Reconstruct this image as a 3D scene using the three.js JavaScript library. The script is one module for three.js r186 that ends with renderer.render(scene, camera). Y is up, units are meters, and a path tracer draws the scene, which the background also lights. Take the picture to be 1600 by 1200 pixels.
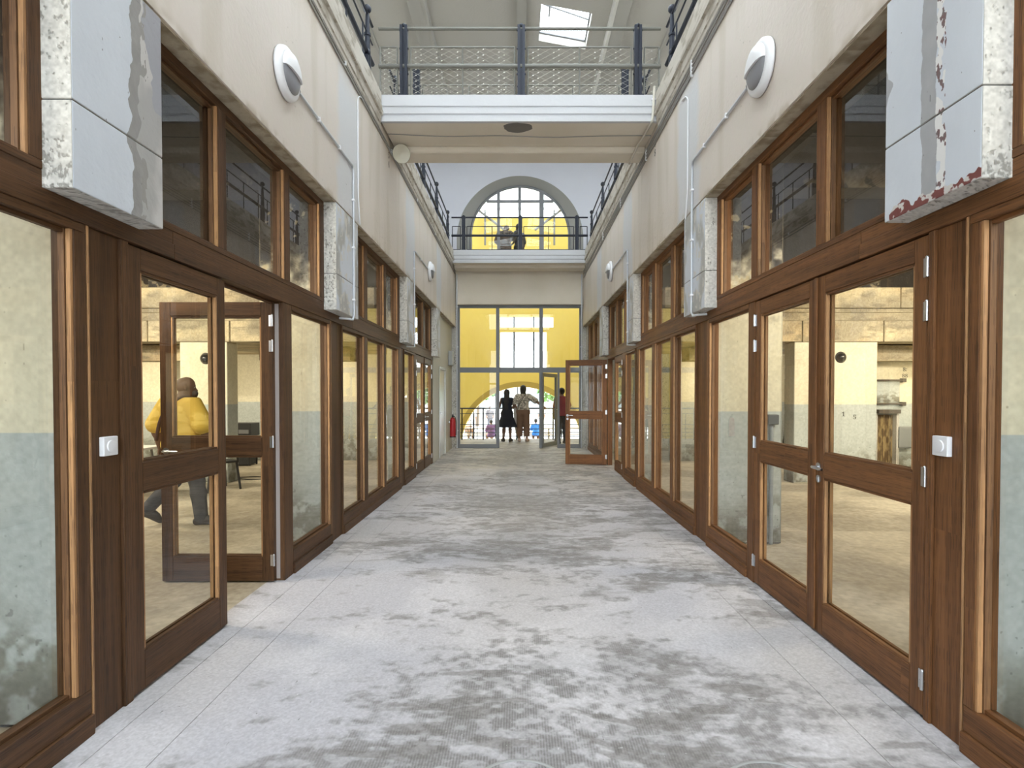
import * as THREE from 'three';
import { RoundedBoxGeometry } from 'three/addons/geometries/RoundedBoxGeometry.js';
import { mergeGeometries } from 'three/addons/utils/BufferGeometryUtils.js';
import { TextGeometry } from 'three/addons/geometries/TextGeometry.js';
import { FontLoader } from 'three/addons/loaders/FontLoader.js';
import { RectAreaLightUniformsLib } from 'three/addons/lights/RectAreaLightUniformsLib.js';
RectAreaLightUniformsLib.init();

// ---------- camera, sky, exposure ----------
const scene = new THREE.Scene();
const camera = new THREE.PerspectiveCamera(69.8, 4 / 3, 0.05, 400);
camera.position.set(0, 1.5, 0);
camera.rotation.x = THREE.MathUtils.degToRad(-1);            // eye height, a degree down, lens shifted up
camera.setViewOffset(1600, 1200, -12, -31, 1600, 1200);
camera.updateProjectionMatrix();
scene.add(camera);
const renderer = new THREE.WebGLRenderer({ antialias: true });
renderer.toneMapping = THREE.LinearToneMapping;
renderer.toneMappingExposure = 1.28;
renderer.shadowMap.enabled = true;
scene.background = new THREE.Color().setRGB(0.86, 0.94, 1.0).multiplyScalar(7);   // bright overcast sky
const LAMP = { room: 44, color: new THREE.Color().setRGB(1.0, 0.88, 0.67) };

// ---------- helpers ----------
let seed = 7;
const rnd = () => { seed = (seed * 1664525 + 1013904223) >>> 0; return seed / 4294967296; };
const rr = (a, b) => a + (b - a) * rnd();
const clamp = (x, a = 0, b = 1) => Math.min(b, Math.max(a, x));
const sst = (a, b, x) => { const t = clamp((x - a) / (b - a)); return t * t * (3 - 2 * t); };
const lerp = (a, b, t) => a + (b - a) * t;
const mix3 = (a, b, t) => [lerp(a[0], b[0], t), lerp(a[1], b[1], t), lerp(a[2], b[2], t)];
const NT = new Float32Array(65536);
for (let i = 0; i < 65536; i++) NT[i] = rnd();
function vn(x, y) {
  const xi = Math.floor(x), yi = Math.floor(y); let fx = x - xi, fy = y - yi;
  fx = fx * fx * (3 - 2 * fx); fy = fy * fy * (3 - 2 * fy);
  const a = (xi & 255), b = ((xi + 1) & 255), c = (yi & 255) << 8, d = ((yi + 1) & 255) << 8;
  const p = NT[a + c], q = NT[b + c], r = NT[a + d], s = NT[b + d];
  return p + (q - p) * fx + (r - p + (p - q - r + s) * fx) * fy;
}
function fbm(x, y, o = 4) { let a = 0.5, s = 0, n = 0; for (let i = 0; i < o; i++) { s += a * vn(x, y); n += a; a *= 0.5; x = x * 2.03 + 17.3; y = y * 2.03 + 5.7; } return s / n; }
// a computed texture: fn(metres across, metres up) -> sRGB 0..255
function tex(w, h, mw, mh, fn, srgb = true) {
  const d = new Uint8Array(w * h * 4);
  for (let j = 0, k = 0; j < h; j++) for (let i = 0; i < w; i++, k += 4) {
    const c = fn((i + 0.5) / w * mw, (j + 0.5) / h * mh);
    d[k] = clamp(c[0], 0, 255); d[k + 1] = clamp(c[1], 0, 255); d[k + 2] = clamp(c[2], 0, 255); d[k + 3] = 255;
  }
  const t = new THREE.DataTexture(d, w, h);
  t.wrapS = t.wrapT = THREE.RepeatWrapping; t.magFilter = THREE.LinearFilter; t.minFilter = THREE.LinearMipmapLinearFilter; t.generateMipmaps = true;
  if (srgb) t.colorSpace = THREE.SRGBColorSpace;
  t.repeat.set(1 / mw, 1 / mh); t.needsUpdate = true;
  return t;
}
const names = {};
function numbered(n) { const k = names[n] = (names[n] ?? -1) + 1; return k ? n + '_' + String(k).padStart(3, '0') : n; }
function part(name, geo, mat, parent) {
  const m = new THREE.Mesh(geo, mat); m.name = parent === scene ? numbered(name) : name; parent.add(m); return m;
}
function struct(name, pos = [0, 0, 0]) { const g = new THREE.Group(); g.name = name; g.position.set(...pos); g.userData.kind = 'structure'; scene.add(g); return g; }
function thing(name, label, category, pos = [0, 0, 0], turn = 0, group) {
  const g = new THREE.Group(); g.name = numbered(name); g.position.set(...pos); g.rotation.y = turn;
  g.userData = { label, category }; if (group) g.userData.group = group; scene.add(g); return g;
}
function tag(o, label, category, group) { o.userData = { label, category }; if (group) o.userData.group = group; return o; }
// uv in metres from where the surface stands (so patterns keep their size); grain = along the longest side
function uvBox(g, mode, ox = 0, oy = 0) {
  const p = g.attributes.position, n = g.attributes.normal, uv = new Float32Array(p.count * 2);
  g.computeBoundingBox(); const s = g.boundingBox.getSize(new THREE.Vector3());
  const L = s.x >= s.y && s.x >= s.z ? 0 : s.y >= s.z ? 1 : 2;
  for (let i = 0; i < p.count; i++) {
    const v = [p.getX(i), p.getY(i), p.getZ(i)], a = [Math.abs(n.getX(i)), Math.abs(n.getY(i)), Math.abs(n.getZ(i))];
    const N = a[0] >= a[1] && a[0] >= a[2] ? 0 : a[1] >= a[2] ? 1 : 2;
    let U, V;
    if (mode === 'grain') { U = L; if (N === L) U = (L + 1) % 3; V = 3 - U - N; if (V === N) V = (N + 2) % 3; }
    else if (N === 1) { U = 0; V = 2; } else { U = N === 0 ? 2 : 0; V = 1; }
    uv[2 * i] = v[U] + ox; uv[2 * i + 1] = v[V] + oy;
  }
  g.setAttribute('uv', new THREE.BufferAttribute(uv, 2)); return g;
}
// a box between extents: x, y and d, the distance ahead of the camera (z = -d)
function boxG(x, y, d, r = 0, mode = 'world') {
  const [x0, x1] = x[0] < x[1] ? x : [x[1], x[0]], [y0, y1] = y, [d0, d1] = d[0] < d[1] ? d : [d[1], d[0]];
  const w = x1 - x0, h = y1 - y0, l = d1 - d0;
  const g = r ? new RoundedBoxGeometry(w, h, l, 1, Math.min(r, w / 2.2, h / 2.2, l / 2.2)) : new THREE.BoxGeometry(w, h, l);
  if (mode === 'grain') { uvBox(g, mode, rr(0, 8), rr(0, 2)); g.translate((x0 + x1) / 2, (y0 + y1) / 2, -(d0 + d1) / 2); }
  else { g.translate((x0 + x1) / 2, (y0 + y1) / 2, -(d0 + d1) / 2); uvBox(g, mode); }
  return g;
}
const bx = (parent, name, mat, x, y, d, r = 0, mode = 'world') => part(name, boxG(x, y, d, r, mode), mat, parent);
const wd = (parent, name, mat, x, y, d, r = 0.004) => part(name, boxG(x, y, d, r, 'grain'), mat, parent);
const V3 = (a) => new THREE.Vector3(...a);
function tube(pts, r, seg = 8, tension = 0.02, n) {
  const c = new THREE.CatmullRomCurve3(pts.map(V3), false, 'catmullrom', tension);
  return new THREE.TubeGeometry(c, n ?? Math.max(2, (pts.length - 1) * 6), r, seg, false);
}
function rod(a, b, r, seg = 8, r2 = r) {
  const A = V3(a), B = V3(b), L = A.distanceTo(B), g = new THREE.CylinderGeometry(r2, r, L, seg);
  g.applyQuaternion(new THREE.Quaternion().setFromUnitVectors(new THREE.Vector3(0, 1, 0), B.clone().sub(A).normalize()));
  g.translate((A.x + B.x) / 2, (A.y + B.y) / 2, (A.z + B.z) / 2); return g;
}
const merge = (gs) => mergeGeometries(gs.map((g) => { const k = g.index ? g.toNonIndexed() : g; for (const a of Object.keys(k.attributes)) if (!['position', 'normal', 'uv'].includes(a)) k.deleteAttribute(a); k.clearGroups?.(); return k; }));

// ---------- materials ----------
const std = (o) => new THREE.MeshStandardMaterial(o);
const rgb = (r, g, b) => new THREE.Color().setRGB(r, g, b);
const fineBump = tex(512, 512, 1, 1, (x, y) => { const v = 255 * (0.6 * fbm(x * 40, y * 40, 4) + 0.4 * fbm(x * 8, y * 8, 2)); return [v, v, v]; }, false);
const woodMap = tex(1024, 512, 2.4, 0.6, (x, y) => {
  const a = fbm(x * 1.3, y * 60, 4), b = fbm(x * 5 + 31, y * 190, 3), c = fbm(x * 0.9 + 9, y * 7, 3), pore = sst(0.66, 0.78, vn(x * 14, y * 520));
  const t = clamp(0.25 + 0.75 * (a * 0.5 + b * 0.25 + c * 0.5) - 0.18 * pore, 0, 1);
  return mix3([70, 48, 33], [140, 101, 69], sst(0.25, 1.0, t));
});
const woodBump = tex(1024, 256, 2.4, 0.6, (x, y) => { const v = 255 * (0.6 * fbm(x * 3, y * 150, 3) + 0.4 * fbm(x * 1.5, y * 40, 2)); return [v, v, v]; }, false);
const WOODM = (o) => new THREE.MeshPhysicalMaterial({ ...o, roughness: 0.52, specularIntensity: 0.55 });
const WOOD_DIM = WOODM({ map: woodMap, color: rgb(0.5, 0.49, 0.46), bumpMap: woodBump, bumpScale: 0.0012, roughness: 0.42 });  // same wood, left side: dimmer light put into the colour
const WOOD_LIT = WOODM({ map: woodMap, color: rgb(0.95, 0.84, 0.68), bumpMap: woodBump, bumpScale: 0.0012, roughness: 0.42 });  // same wood, right side: stronger light put into the colour
const BEAD = std({ map: woodMap, color: rgb(2.3, 2.5, 2.35), bumpMap: woodBump, bumpScale: 0.001, roughness: 0.6 });  // pale bare wood, colour raised further to paint in the backlight
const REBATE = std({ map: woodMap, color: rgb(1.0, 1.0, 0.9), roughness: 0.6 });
const GLASS = new THREE.MeshPhysicalMaterial({ color: rgb(0.97, 0.985, 0.97), roughness: 0, transmission: 1, thickness: 0, ior: 1.56 });
const CLEAR = new THREE.MeshPhysicalMaterial({ color: rgb(0.97, 0.98, 0.97), roughness: 0, transmission: 1, thickness: 0, ior: 1.45 });
const STEEL = std({ color: rgb(0.62, 0.63, 0.66), metalness: 1, roughness: 0.28 });
const GREYMETAL = std({ color: rgb(0.2, 0.205, 0.215), metalness: 0.2, roughness: 0.5 });
const IRON = std({ color: rgb(0.022, 0.026, 0.04), metalness: 0.3, roughness: 0.45 });
const RAILPAINT = std({ color: rgb(0.17, 0.165, 0.145), metalness: 0.2, roughness: 0.5 });
const WHITEP = std({ color: rgb(0.8, 0.8, 0.82), roughness: 0.4 });
const WHITEPAINT = std({ color: rgb(0.62, 0.62, 0.64), roughness: 0.7, bumpMap: fineBump, bumpScale: 0.002 });
const CABLE = std({ color: rgb(0.34, 0.33, 0.31), roughness: 0.6 });
const BLACK = std({ color: rgb(0.02, 0.02, 0.022), roughness: 0.5 });
const LAV = (x, d) => {                                            // worn concrete floor, x and d in metres
  const w = Math.exp(-(x * x) / 0.9), w2 = Math.exp(-(x * x) / 0.16), q = vn(x * 0.9 + 60, d * 0.9) - 0.5, sx = x + 0.5 * q, sd = d + 0.4 * (vn(x * 1.3 + 33, d * 1.1) - 0.5), big = fbm(sx * 0.75 + 3, sd * 1.15, 3), fine = fbm(sx * 5, sd * 8, 4), grit = vn(x * 90, d * 90) * 0.6 + vn(x * 190, d * 190) * 0.4, mott = fbm(x * 19 + 30, d * 24, 3);
  const m = sst(0.45, 0.6, big * 0.42 + fine * 0.42 + 0.16 * (mott - 0.5) + 0.036 + 0.085 * w), dust = sst(0.42, 0.7, fbm(x * 1.7 + 40, sd * 2.1, 4));
  const warm = sst(0.3, 0.8, vn(x * 0.8 + 70, d * 0.7) * 0.35 + 0.17 + 0.035 * (d - 4) + 0.1 * sst(1.0, 1.7, Math.abs(x)));
  let c = mix3([186, 185, 190], [188, 182, 172], warm);
  c = mix3(c, [208, 206, 208], dust * 0.55 * (1 - 0.7 * m));
  c = mix3(c, [130, 127, 125], m * (0.28 + 0.4 * sst(0.3, 0.7, mott)));
  c = mix3(c, [118, 114, 110], 0.5 * sst(0.55, 0.66, fbm(sx * 3.4 + 11, sd * 11, 4)) * sst(0.4, 0.58, big + 0.06 * w));
  c = mix3(c, [128, 123, 119], 0.3 * w2 * sst(3.5, 6, d) * (0.6 + 0.8 * fine));
  if (d < 5) { const rib = 0.5 + 0.5 * Math.sin(x * 2 * Math.PI / 0.0125); c = mix3(c, [88, 86, 84], m * rib * 0.42 * w * sst(5, 2, d) * sst(0.38, 0.6, mott)); }
  const sp = (grit - 0.5) * 30; c = [c[0] + sp, c[1] + sp, c[2] + sp];
  const speck = vn(x * 55 + 7, d * 55); if (speck > 0.982) c = mix3(c, [228, 228, 228], 0.7); else if (speck < 0.018) c = mix3(c, [88, 84, 80], 0.5);
  return c;
};
const floorNear = tex(2048, 2048, 4.2, 5.4, (u, v) => v < 1.4 ? [180, 178, 180] : LAV(u - 2.1, v));
const floorFar = tex(1024, 1536, 4.2, 11.6, (u, v) => LAV(u - 2.1, v + 5.4));
const floorBump = tex(512, 512, 1.5, 1.5, (x, y) => { const v = 255 * (0.5 * fbm(x * 12, y * 12, 4) + 0.5 * fbm(x * 60, y * 60, 2)); return [v, v, v]; }, false);
const FLOORN = std({ map: floorNear, bumpMap: floorBump, bumpScale: 0.002, roughness: 0.7, color: rgb(0.98, 0.97, 0.98) });
const FLOORF = std({ map: floorFar, bumpMap: floorBump, bumpScale: 0.002, roughness: 0.6, color: rgb(0.98, 0.97, 0.98) });
const roomFloorTex = tex(1024, 1024, 6, 6, (x, y) => { let c = mix3([196, 186, 166], [160, 150, 132], sst(0.35, 0.7, fbm(x * 1.1, y * 1.6, 5))); const s = (fbm(x * 25, y * 25, 3) - 0.5) * 40; return [c[0] + s, c[1] + s, c[2] + s]; });
const ROOMFLOOR = std({ map: roomFloorTex, bumpMap: floorBump, bumpScale: 0.004, roughness: 0.7 });
const plasterTex = (flip) => tex(2048, 512, 21, 2.0, (z, y) => {             // u: metres along the wall from z = 0, y from 3.3
  const d = flip ? z : 21 - z;
  let c = mix3([223, 213, 203], [207, 198, 189], fbm(z * 0.7 + 4, y * 0.8, 4));
  const streak = fbm(z * 5, y * 0.5 + 2, 4); c = mix3(c, [188, 178, 160], 0.32 * sst(0.5, 0.75, streak));
  c = mix3(c, [178, 160, 130], 0.35 * sst(1.15, 1.75, y) * sst(0.4, 0.7, fbm(z * 3, y * 2, 3)));
  for (const p of [5.75, 8.95, 12.1]) { const e = Math.abs(d - p) + 0.25 * (fbm(z * 2, y * 3, 3) - 0.5); c = mix3(c, [206, 208, 212], 0.8 * sst(0.42, 0.28, e) * sst(1.7, 1.2, y)); }
  c = mix3(c, [150, 135, 112], 0.6 * sst(0.14, 0.04, y) * sst(0.45, 0.65, fbm(z * 6, y * 6, 3)));
  if (vn(z * 32, y * 32) > 0.965) c = mix3(c, [130, 120, 105], 0.5 * sst(0.5, 0.7, fbm(z, y, 2)));
  return c;
});
const PLASTER = std({ map: plasterTex(false), bumpMap: fineBump, bumpScale: 0.004, roughness: 0.6 });
PLASTER.map.repeat.set(1 / 21, 1 / 2.0); PLASTER.map.offset.set(0, -1.65);
const soffitTex = tex(256, 256, 1, 1, (x, y) => mix3([176, 165, 146], [140, 128, 108], sst(0.35, 0.75, fbm(x * 12, y * 12, 4))));
const SOFFIT = std({ map: soffitTex, bumpMap: fineBump, bumpScale: 0.006, roughness: 0.9 });
const rawTex = tex(512, 512, 1.2, 1.2, (x, y) => {
  let c = mix3([218, 215, 208], [198, 194, 186], fbm(x * 5, y * 5, 4)); const g = fbm(x * 70, y * 70, 2); c = c.map((v) => v + (g - 0.5) * 44);
  const pit = fbm(x * 62 + 8, y * 50, 3), where = fbm(x * 5 + 50, y * 4.2, 3);
  return mix3(c, [132, 128, 120], 0.7 * sst(0.67, 0.77, pit * 0.75 + where * 0.34));
});
const rawBump = tex(512, 512, 1.2, 1.2, (x, y) => { const pit = fbm(x * 62 + 8, y * 50, 3), where = fbm(x * 5 + 50, y * 4.2, 3); const v = 200 - 170 * sst(0.62, 0.74, pit * 0.75 + where * 0.34) + 50 * (fbm(x * 60, y * 60, 2) - 0.5); return [v, v, v]; }, false);
const RAW = std({ map: rawTex, bumpMap: rawBump, bumpScale: 0.006, roughness: 0.9 });
const paintTex = (kind) => tex(512, 512, 0.62, 1.15, (x, y) => {             // painted face of a hanging pillar: x from its near edge
  let c = mix3([214, 219, 227], [202, 207, 215], fbm(x * 5 + kind * 9, y * 2, 3));
  const wob = 0.05 * (fbm(y * 9 + kind * 20, 3.1, 4) - 0.5) * 2, f = vn(x * 150, y * 110), g = fbm(x * 22 + kind * 5, y * 16, 3);
  if (kind === 1) {
    const s = x - 0.33 - wob * 0.7; if (s > 0) c = mix3([196, 193, 190], [170, 168, 166], sst(0.35, 0.65, fbm(x * 7, y * 5, 3)));
    if (s > 0.07 && y > 0.55 && x > 0.5 - (y - 0.55) * 0.3 + wob) c = [160, 160, 166];
    if (s > -0.006 && s < 0.055) c = mix3([140, 138, 136], [158, 155, 152], g);
    if (s > 0.055 && s < 0.09 && g > 0.55) c = [150, 147, 142];
  } else if (kind === 2) {
    const s = x - 0.23 - wob * 0.4;
    if (s > 0 && s < 0.085) c = mix3([158, 159, 162], [172, 172, 174], g);
    if (s > -0.05 && s < 0 && g > 0.44) c = [226, 225, 224];
    if (s > -0.05 && s < 0.0 && y < 0.85 && fbm(x * 50, y * 34 + 3, 3) > 0.6) c = mix3([120, 84, 84], [112, 104, 104], f);
    if (y < 0.015 + 0.1 * (g - 0.3) && x < 0.52) c = mix3([118, 64, 60], [206, 202, 198], sst(0.52, 0.6, fbm(x * 30, y * 40 + 9, 3)));
    if (x > 0.48 && y > 0.45 && y < 0.8 && x > 0.5 + Math.abs(y - 0.62) * 0.4 + wob) c = [166, 167, 172];
  } else {
    c = mix3(c, [170, 168, 162], 0.8 * sst(0.5, 0.62, fbm(x * 4 + kind * 13, y * 2.2, 4)));
    if (g > 0.66) c = mix3(c, [210, 206, 198], 0.8);
  }
  if (vn(x * 60 + kind * 31, y * 42) > 0.972 && g > 0.5) c = mix3(c, [110, 108, 108], 0.7);
  return c;
});
const PAINT = [0, 1, 2].map((k) => { const t = paintTex(k); return std({ map: t, bumpMap: fineBump, bumpScale: 0.003, roughness: 0.7 }); });
const SMOKE = (u, y, soot) => {                                     // painted room wall: pale blue dado, cream above, smoke stains at the top
  const n = fbm(u * 1.5, y * 1.5, 4), f = fbm(u * 9, y * 9, 4), g = fbm(u * 40, y * 40, 2);
  let c = mix3([226, 220, 198], [212, 205, 180], n);
  if (y < 1.33) { c = mix3([186, 193, 192], [174, 180, 177], n); c = mix3(c, [120, 120, 108], 0.85 * sst(0.62, 0.2, y + 0.5 * (n - 0.5)) * sst(0.42, 0.62, f)); c = mix3(c, [100, 98, 88], 0.6 * sst(0.35, 0.05, y) * f * 1.6); if (vn(u * 45, y * 45) > 0.93) c = mix3(c, [96, 98, 94], 0.5 * sst(1.33, 0.3, y)); }
  else if (vn(u * 36, y * 36) > 0.975) c = mix3(c, [150, 140, 112], 0.6);
  if (soot) { const s = sst(2.4, 3.0, y + 0.9 * (f - 0.5) + 0.5 * (n - 0.5)); c = mix3(c, mix3([52, 44, 36], [26, 23, 20], n), s); const fl = 0.55 * fbm(u * 13, y * 13, 5) + 0.45 * fbm(u * 2.1 + 20, y * 2.1, 3); c = mix3(c, [188, 172, 134], 0.75 * sst(0.545, 0.6, fl + 0.05 * sst(3.0, 2.4, y)) * sst(3.9, 3.1, y) * sst(2.32, 2.5, y)); }
  return c.map((v) => v + (g - 0.5) * 22);
};
const WALLIN = std({ map: tex(1024, 1024, 5, 5, (u, y) => SMOKE(u, y, false)), bumpMap: fineBump, bumpScale: 0.003, roughness: 0.7 });
const SOOTY = std({ map: tex(1024, 1024, 5, 5, (u, y) => SMOKE(u, y, true)), bumpMap: fineBump, bumpScale: 0.004, roughness: 0.85 });
const stainTex = tex(1024, 512, 4, 2, (x, y) => { let c = mix3([206, 192, 160], [168, 158, 136], sst(0.35, 0.65, fbm(x * 2, y * 3, 4))); c = mix3(c, [196, 162, 116], 0.35 * sst(0.5, 0.7, fbm(x * 1.3 + 8, y * 1.8, 3))); c = mix3(c, [128, 120, 104], 0.5 * sst(0.5, 0.72, fbm(x * 4, y * 13 + 3, 5))); c = c.map((v) => v + (fbm(x * 50, y * 50, 2) - 0.5) * 30); return c; });
const STAINED = std({ map: stainTex, bumpMap: rawBump, bumpScale: 0.006, roughness: 0.9 });
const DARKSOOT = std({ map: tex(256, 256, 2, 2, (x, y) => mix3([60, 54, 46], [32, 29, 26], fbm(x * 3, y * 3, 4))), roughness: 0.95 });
const CORNICE = std({ map: tex(1024, 256, 4, 1, (x, y) => mix3(mix3([206, 200, 190], [186, 179, 166], fbm(x * 2, y * 6, 4)), [140, 130, 114], 0.6 * sst(0.5, 0.7, fbm(x * 5 + 3, y * 14, 4)))), bumpMap: fineBump, bumpScale: 0.004, roughness: 0.85 });
const BRIDGE = std({ map: tex(512, 512, 3, 3, (x, y) => mix3([236, 227, 213], [224, 214, 196], fbm(x * 2, y * 2, 4))), bumpMap: fineBump, bumpScale: 0.003, roughness: 0.85 });
const UPWALL = std({ map: tex(512, 512, 6, 6, (x, y) => mix3([206, 207, 214], [192, 193, 202], fbm(x * 0.8, y * 0.8, 4))), roughness: 0.85 });
const ROOF = std({ color: rgb(0.5, 0.485, 0.45), bumpMap: fineBump, bumpScale: 0.003, roughness: 0.9 });
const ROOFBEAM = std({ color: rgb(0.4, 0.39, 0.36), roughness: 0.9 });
const YELLOW = std({ map: tex(512, 512, 8, 8, (x, y) => mix3([226, 204, 112], [216, 190, 98], fbm(x * 1.2, y * 0.7, 5))), roughness: 0.8 });
const MORTAR = std({ color: rgb(0.2, 0.185, 0.17), bumpMap: fineBump, bumpScale: 0.006, roughness: 0.95 });
const OUTDARK = std({ color: rgb(0.4, 0.38, 0.35), roughness: 0.9 });
const ENDWALL = std({ color: rgb(0.5, 0.485, 0.44), bumpMap: fineBump, bumpScale: 0.003, roughness: 0.6 }), OCHRE = std({ color: rgb(0.42, 0.3, 0.07), roughness: 0.8 });

// ---------- floors ----------
const H = { head: 2.237, rail: 2.39, soffit: 3.365, gallery: 5.27 };
const PI2 = Math.PI / 2, floor = struct('floor');
bx(floor, 'floor_slab', FLOORN, [-1.5, 1.5], [-0.2, 0], [-3.4, 5.395]);
bx(floor, 'floor_slab', FLOORF, [-1.5, 1.5], [-0.2, 0], [5.4, 18.6]);
for (const s of [-1, 1]) {
  bx(floor, 'floor_border', FLOORN, [s * 1.503, s * 1.775], [-0.2, 0], [-3.4, 5.395]);
  bx(floor, 'floor_border', FLOORF, [s * 1.503, s * 1.775], [-0.2, 0], [5.4, 18.6]);
  bx(floor, 'floor_margin', FLOORN, [s * 1.778, s * 2.02], [-0.2, 0], [-3.4, 5.395]);
  bx(floor, 'floor_margin', FLOORF, [s * 1.778, s * 2.02], [-0.2, 0], [5.4, 18.6]);
  bx(floor, 'room_floor', ROOMFLOOR, [s * 2.02, s * 9.4], [-0.2, 0], [-2.3, 15.4]);
  bx(floor, 'terrace_floor', FLOORF, [s * 2.02, s * 6.4], [-0.2, 0], [15.4, 18.6]);
}
for (const [x, d, r] of [[0.0, 2.03, 0.2], [0.98, 2.0, 0.22]]) { const q = new THREE.TorusGeometry(r, 0.008, 6, 48); q.scale(1, 1, 0.5); q.rotateX(PI2); q.translate(x, 0.001, -d); part('cover_rim', q, std({ color: rgb(0.34, 0.34, 0.335), roughness: 0.9 }), floor); }
floor.children.forEach((m) => { const p = m.geometry.attributes.position, uv = m.geometry.attributes.uv;
  if (m.material === FLOORN || m.material === FLOORF) for (let i = 0; i < p.count; i++) uv.setXY(i, p.getX(i) + 2.1, -p.getZ(i) - (m.material === FLOORF ? 5.4 : 0)); });

// ---------- the two sides of the passage ----------
const pane = (parent, x, y, d, mat = GLASS, name = 'glass_pane') => {       // an upright sheet along the passage
  const g = new THREE.PlaneGeometry(Math.abs(d[1] - d[0]), y[1] - y[0]); g.rotateY(Math.PI / 2); g.translate(x, (y[0] + y[1]) / 2, -(d[0] + d[1]) / 2);
  return part(name, g, mat, parent);
};
let nWin = 0, nDoor = 0, nTrim = 0;
function glazing(S, [d0, d1], [y0, y1], panes, [gy0, gy1], foot) {
  const g = struct('window_' + ++nWin), { s, W, wood } = S, X = (a, b) => [s * (W + a), s * (W + b)];
  wd(g, 'bottom_rail', wood, X(0, 0.1), [y0 + (foot ? 0.09 : 0), gy0], [d0, d1]);
  if (foot) wd(g, 'plinth', wood, X(-0.014, 0.1), [y0, y0 + 0.089], [d0, d1]);
  wd(g, 'top_rail', wood, X(0, 0.1), [gy1, y1], [d0, d1]);
  const e = [d0, ...panes.flat(), d1];
  for (let i = 0; i < e.length; i += 2) if (e[i + 1] - e[i] > 0.01) wd(g, i === 0 || i === e.length - 2 ? 'stile' : 'mullion', wood, X(0, 0.1), [gy0, gy1], [e[i], e[i + 1]]);
  for (const [a, b] of panes) {
    pane(g, s * (W + 0.058), [gy0 - 0.005, gy1 + 0.005], [a - 0.005, b + 0.005]);
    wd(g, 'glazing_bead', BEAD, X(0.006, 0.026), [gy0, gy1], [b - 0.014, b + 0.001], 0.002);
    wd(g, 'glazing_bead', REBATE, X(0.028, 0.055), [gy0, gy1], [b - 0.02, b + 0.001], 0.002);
    wd(g, 'glazing_bead', wood, X(0.03, 0.055), [gy0, gy0 + 0.018], [a, b], 0.002);
    wd(g, 'glazing_bead', wood, X(0.03, 0.055), [gy1 - 0.018, gy1], [a, b], 0.002);
  }
  return g;
}
// a glazed door leaf: local x runs from the hinge, y up, z through its thickness
function doorLeaf(parent, wood, w, at, turn, o = {}) {
  const L = new THREE.Group(); L.name = 'door_leaf'; L.position.set(...at); L.rotation.y = turn; parent.add(L);
  const h0 = 0.012, h1 = 2.228, sw = 0.088, m0 = o.m0 ?? 1.0, m1 = m0 + 0.145, t = 0.03, top = 2.118, bot = 0.205;
  const P = (n, m, x, y, z, r = 0.004) => { const g = new RoundedBoxGeometry(x[1] - x[0], y[1] - y[0], z[1] - z[0], 1, r); uvBox(g, 'grain', rr(0, 8), rr(0, 2)); g.translate((x[0] + x[1]) / 2, (y[0] + y[1]) / 2, (z[0] + z[1]) / 2); return part(n, g, m, L); };
  P('stile', wood, [0, sw], [h0, h1], [-t, t]); P('stile', wood, [w - sw, w], [h0, h1], [-t, t]);
  P('top_rail', wood, [sw, w - sw], [top, h1], [-t, t]); P('bottom_rail', wood, [sw, w - sw], [h0, bot], [-t, t]); P('middle_rail', wood, [sw, w - sw], [m0, m1], [-t, t]);
  for (const [a, b] of [[bot, m0], [m1, top]]) {
    const g = new THREE.PlaneGeometry(w - 2 * sw + 0.01, b - a + 0.01); g.translate(w / 2, (a + b) / 2, 0); part('glass_pane', g, GLASS, L);
    for (const z of [[-0.026, -0.006], [0.006, 0.026]]) {
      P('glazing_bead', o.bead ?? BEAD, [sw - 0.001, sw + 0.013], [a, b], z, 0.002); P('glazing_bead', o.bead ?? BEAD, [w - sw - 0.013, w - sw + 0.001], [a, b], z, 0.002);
      P('glazing_bead', wood, [sw, w - sw], [a, a + 0.014], z, 0.002); P('glazing_bead', wood, [sw, w - sw], [b - 0.014, b], z, 0.002);
    }
  }
  if (o.cover) P('cover_strip', wood, [w - 0.012, w + 0.014], [h0 + 0.01, h1], [o.cover * t, o.cover * (t + 0.012)].sort((a, b) => a - b), 0.003);
  const hz = o.hingeZ ?? 1;
  for (const y of [2.08, 1.88, 1.12, 0.18]) {
    const g = merge([new THREE.CylinderGeometry(0.0085, 0.0085, 0.088, 12).translate(0, y, 0), new THREE.CylinderGeometry(0.0105, 0.0105, 0.003, 12).translate(0, y, 0), new THREE.BoxGeometry(0.03, 0.088, 0.004).translate(0.014, y, -hz * 0.006), new THREE.SphereGeometry(0.008, 8, 6).translate(0, y + 0.044, 0)]);
    g.translate(-0.004, 0, hz * (t + 0.008)); part('hinge', g, STEEL, L);
  }
  if (o.handle) for (const q of [-1, 1]) {
    const hx = w - 0.045, y = 1.05, z = q * (t + 0.001);
    const g = merge([new THREE.CylinderGeometry(0.024, 0.026, 0.009, 20).rotateX(Math.PI / 2).translate(hx, y, z + q * 0.005), rod([hx, y, z], [hx, y, z + q * 0.05], 0.008), tube([[hx, y, z + q * 0.046], [hx - 0.02, y, z + q * 0.054], [hx - 0.06, y, z + q * 0.056], [hx - 0.12, y - 0.002, z + q * 0.052]], 0.0085, 10, 0.5)]);
    part('handle', g, STEEL, L);
    const k = merge([new THREE.CylinderGeometry(0.022, 0.024, 0.008, 20).rotateX(Math.PI / 2).translate(hx, y - 0.075, z + q * 0.004), new THREE.BoxGeometry(0.008, 0.028, 0.01).translate(hx, y - 0.078, z + q * 0.006)]);
    part('keyhole_plate', k, STEEL, L);
  }
  return L;
}
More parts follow.
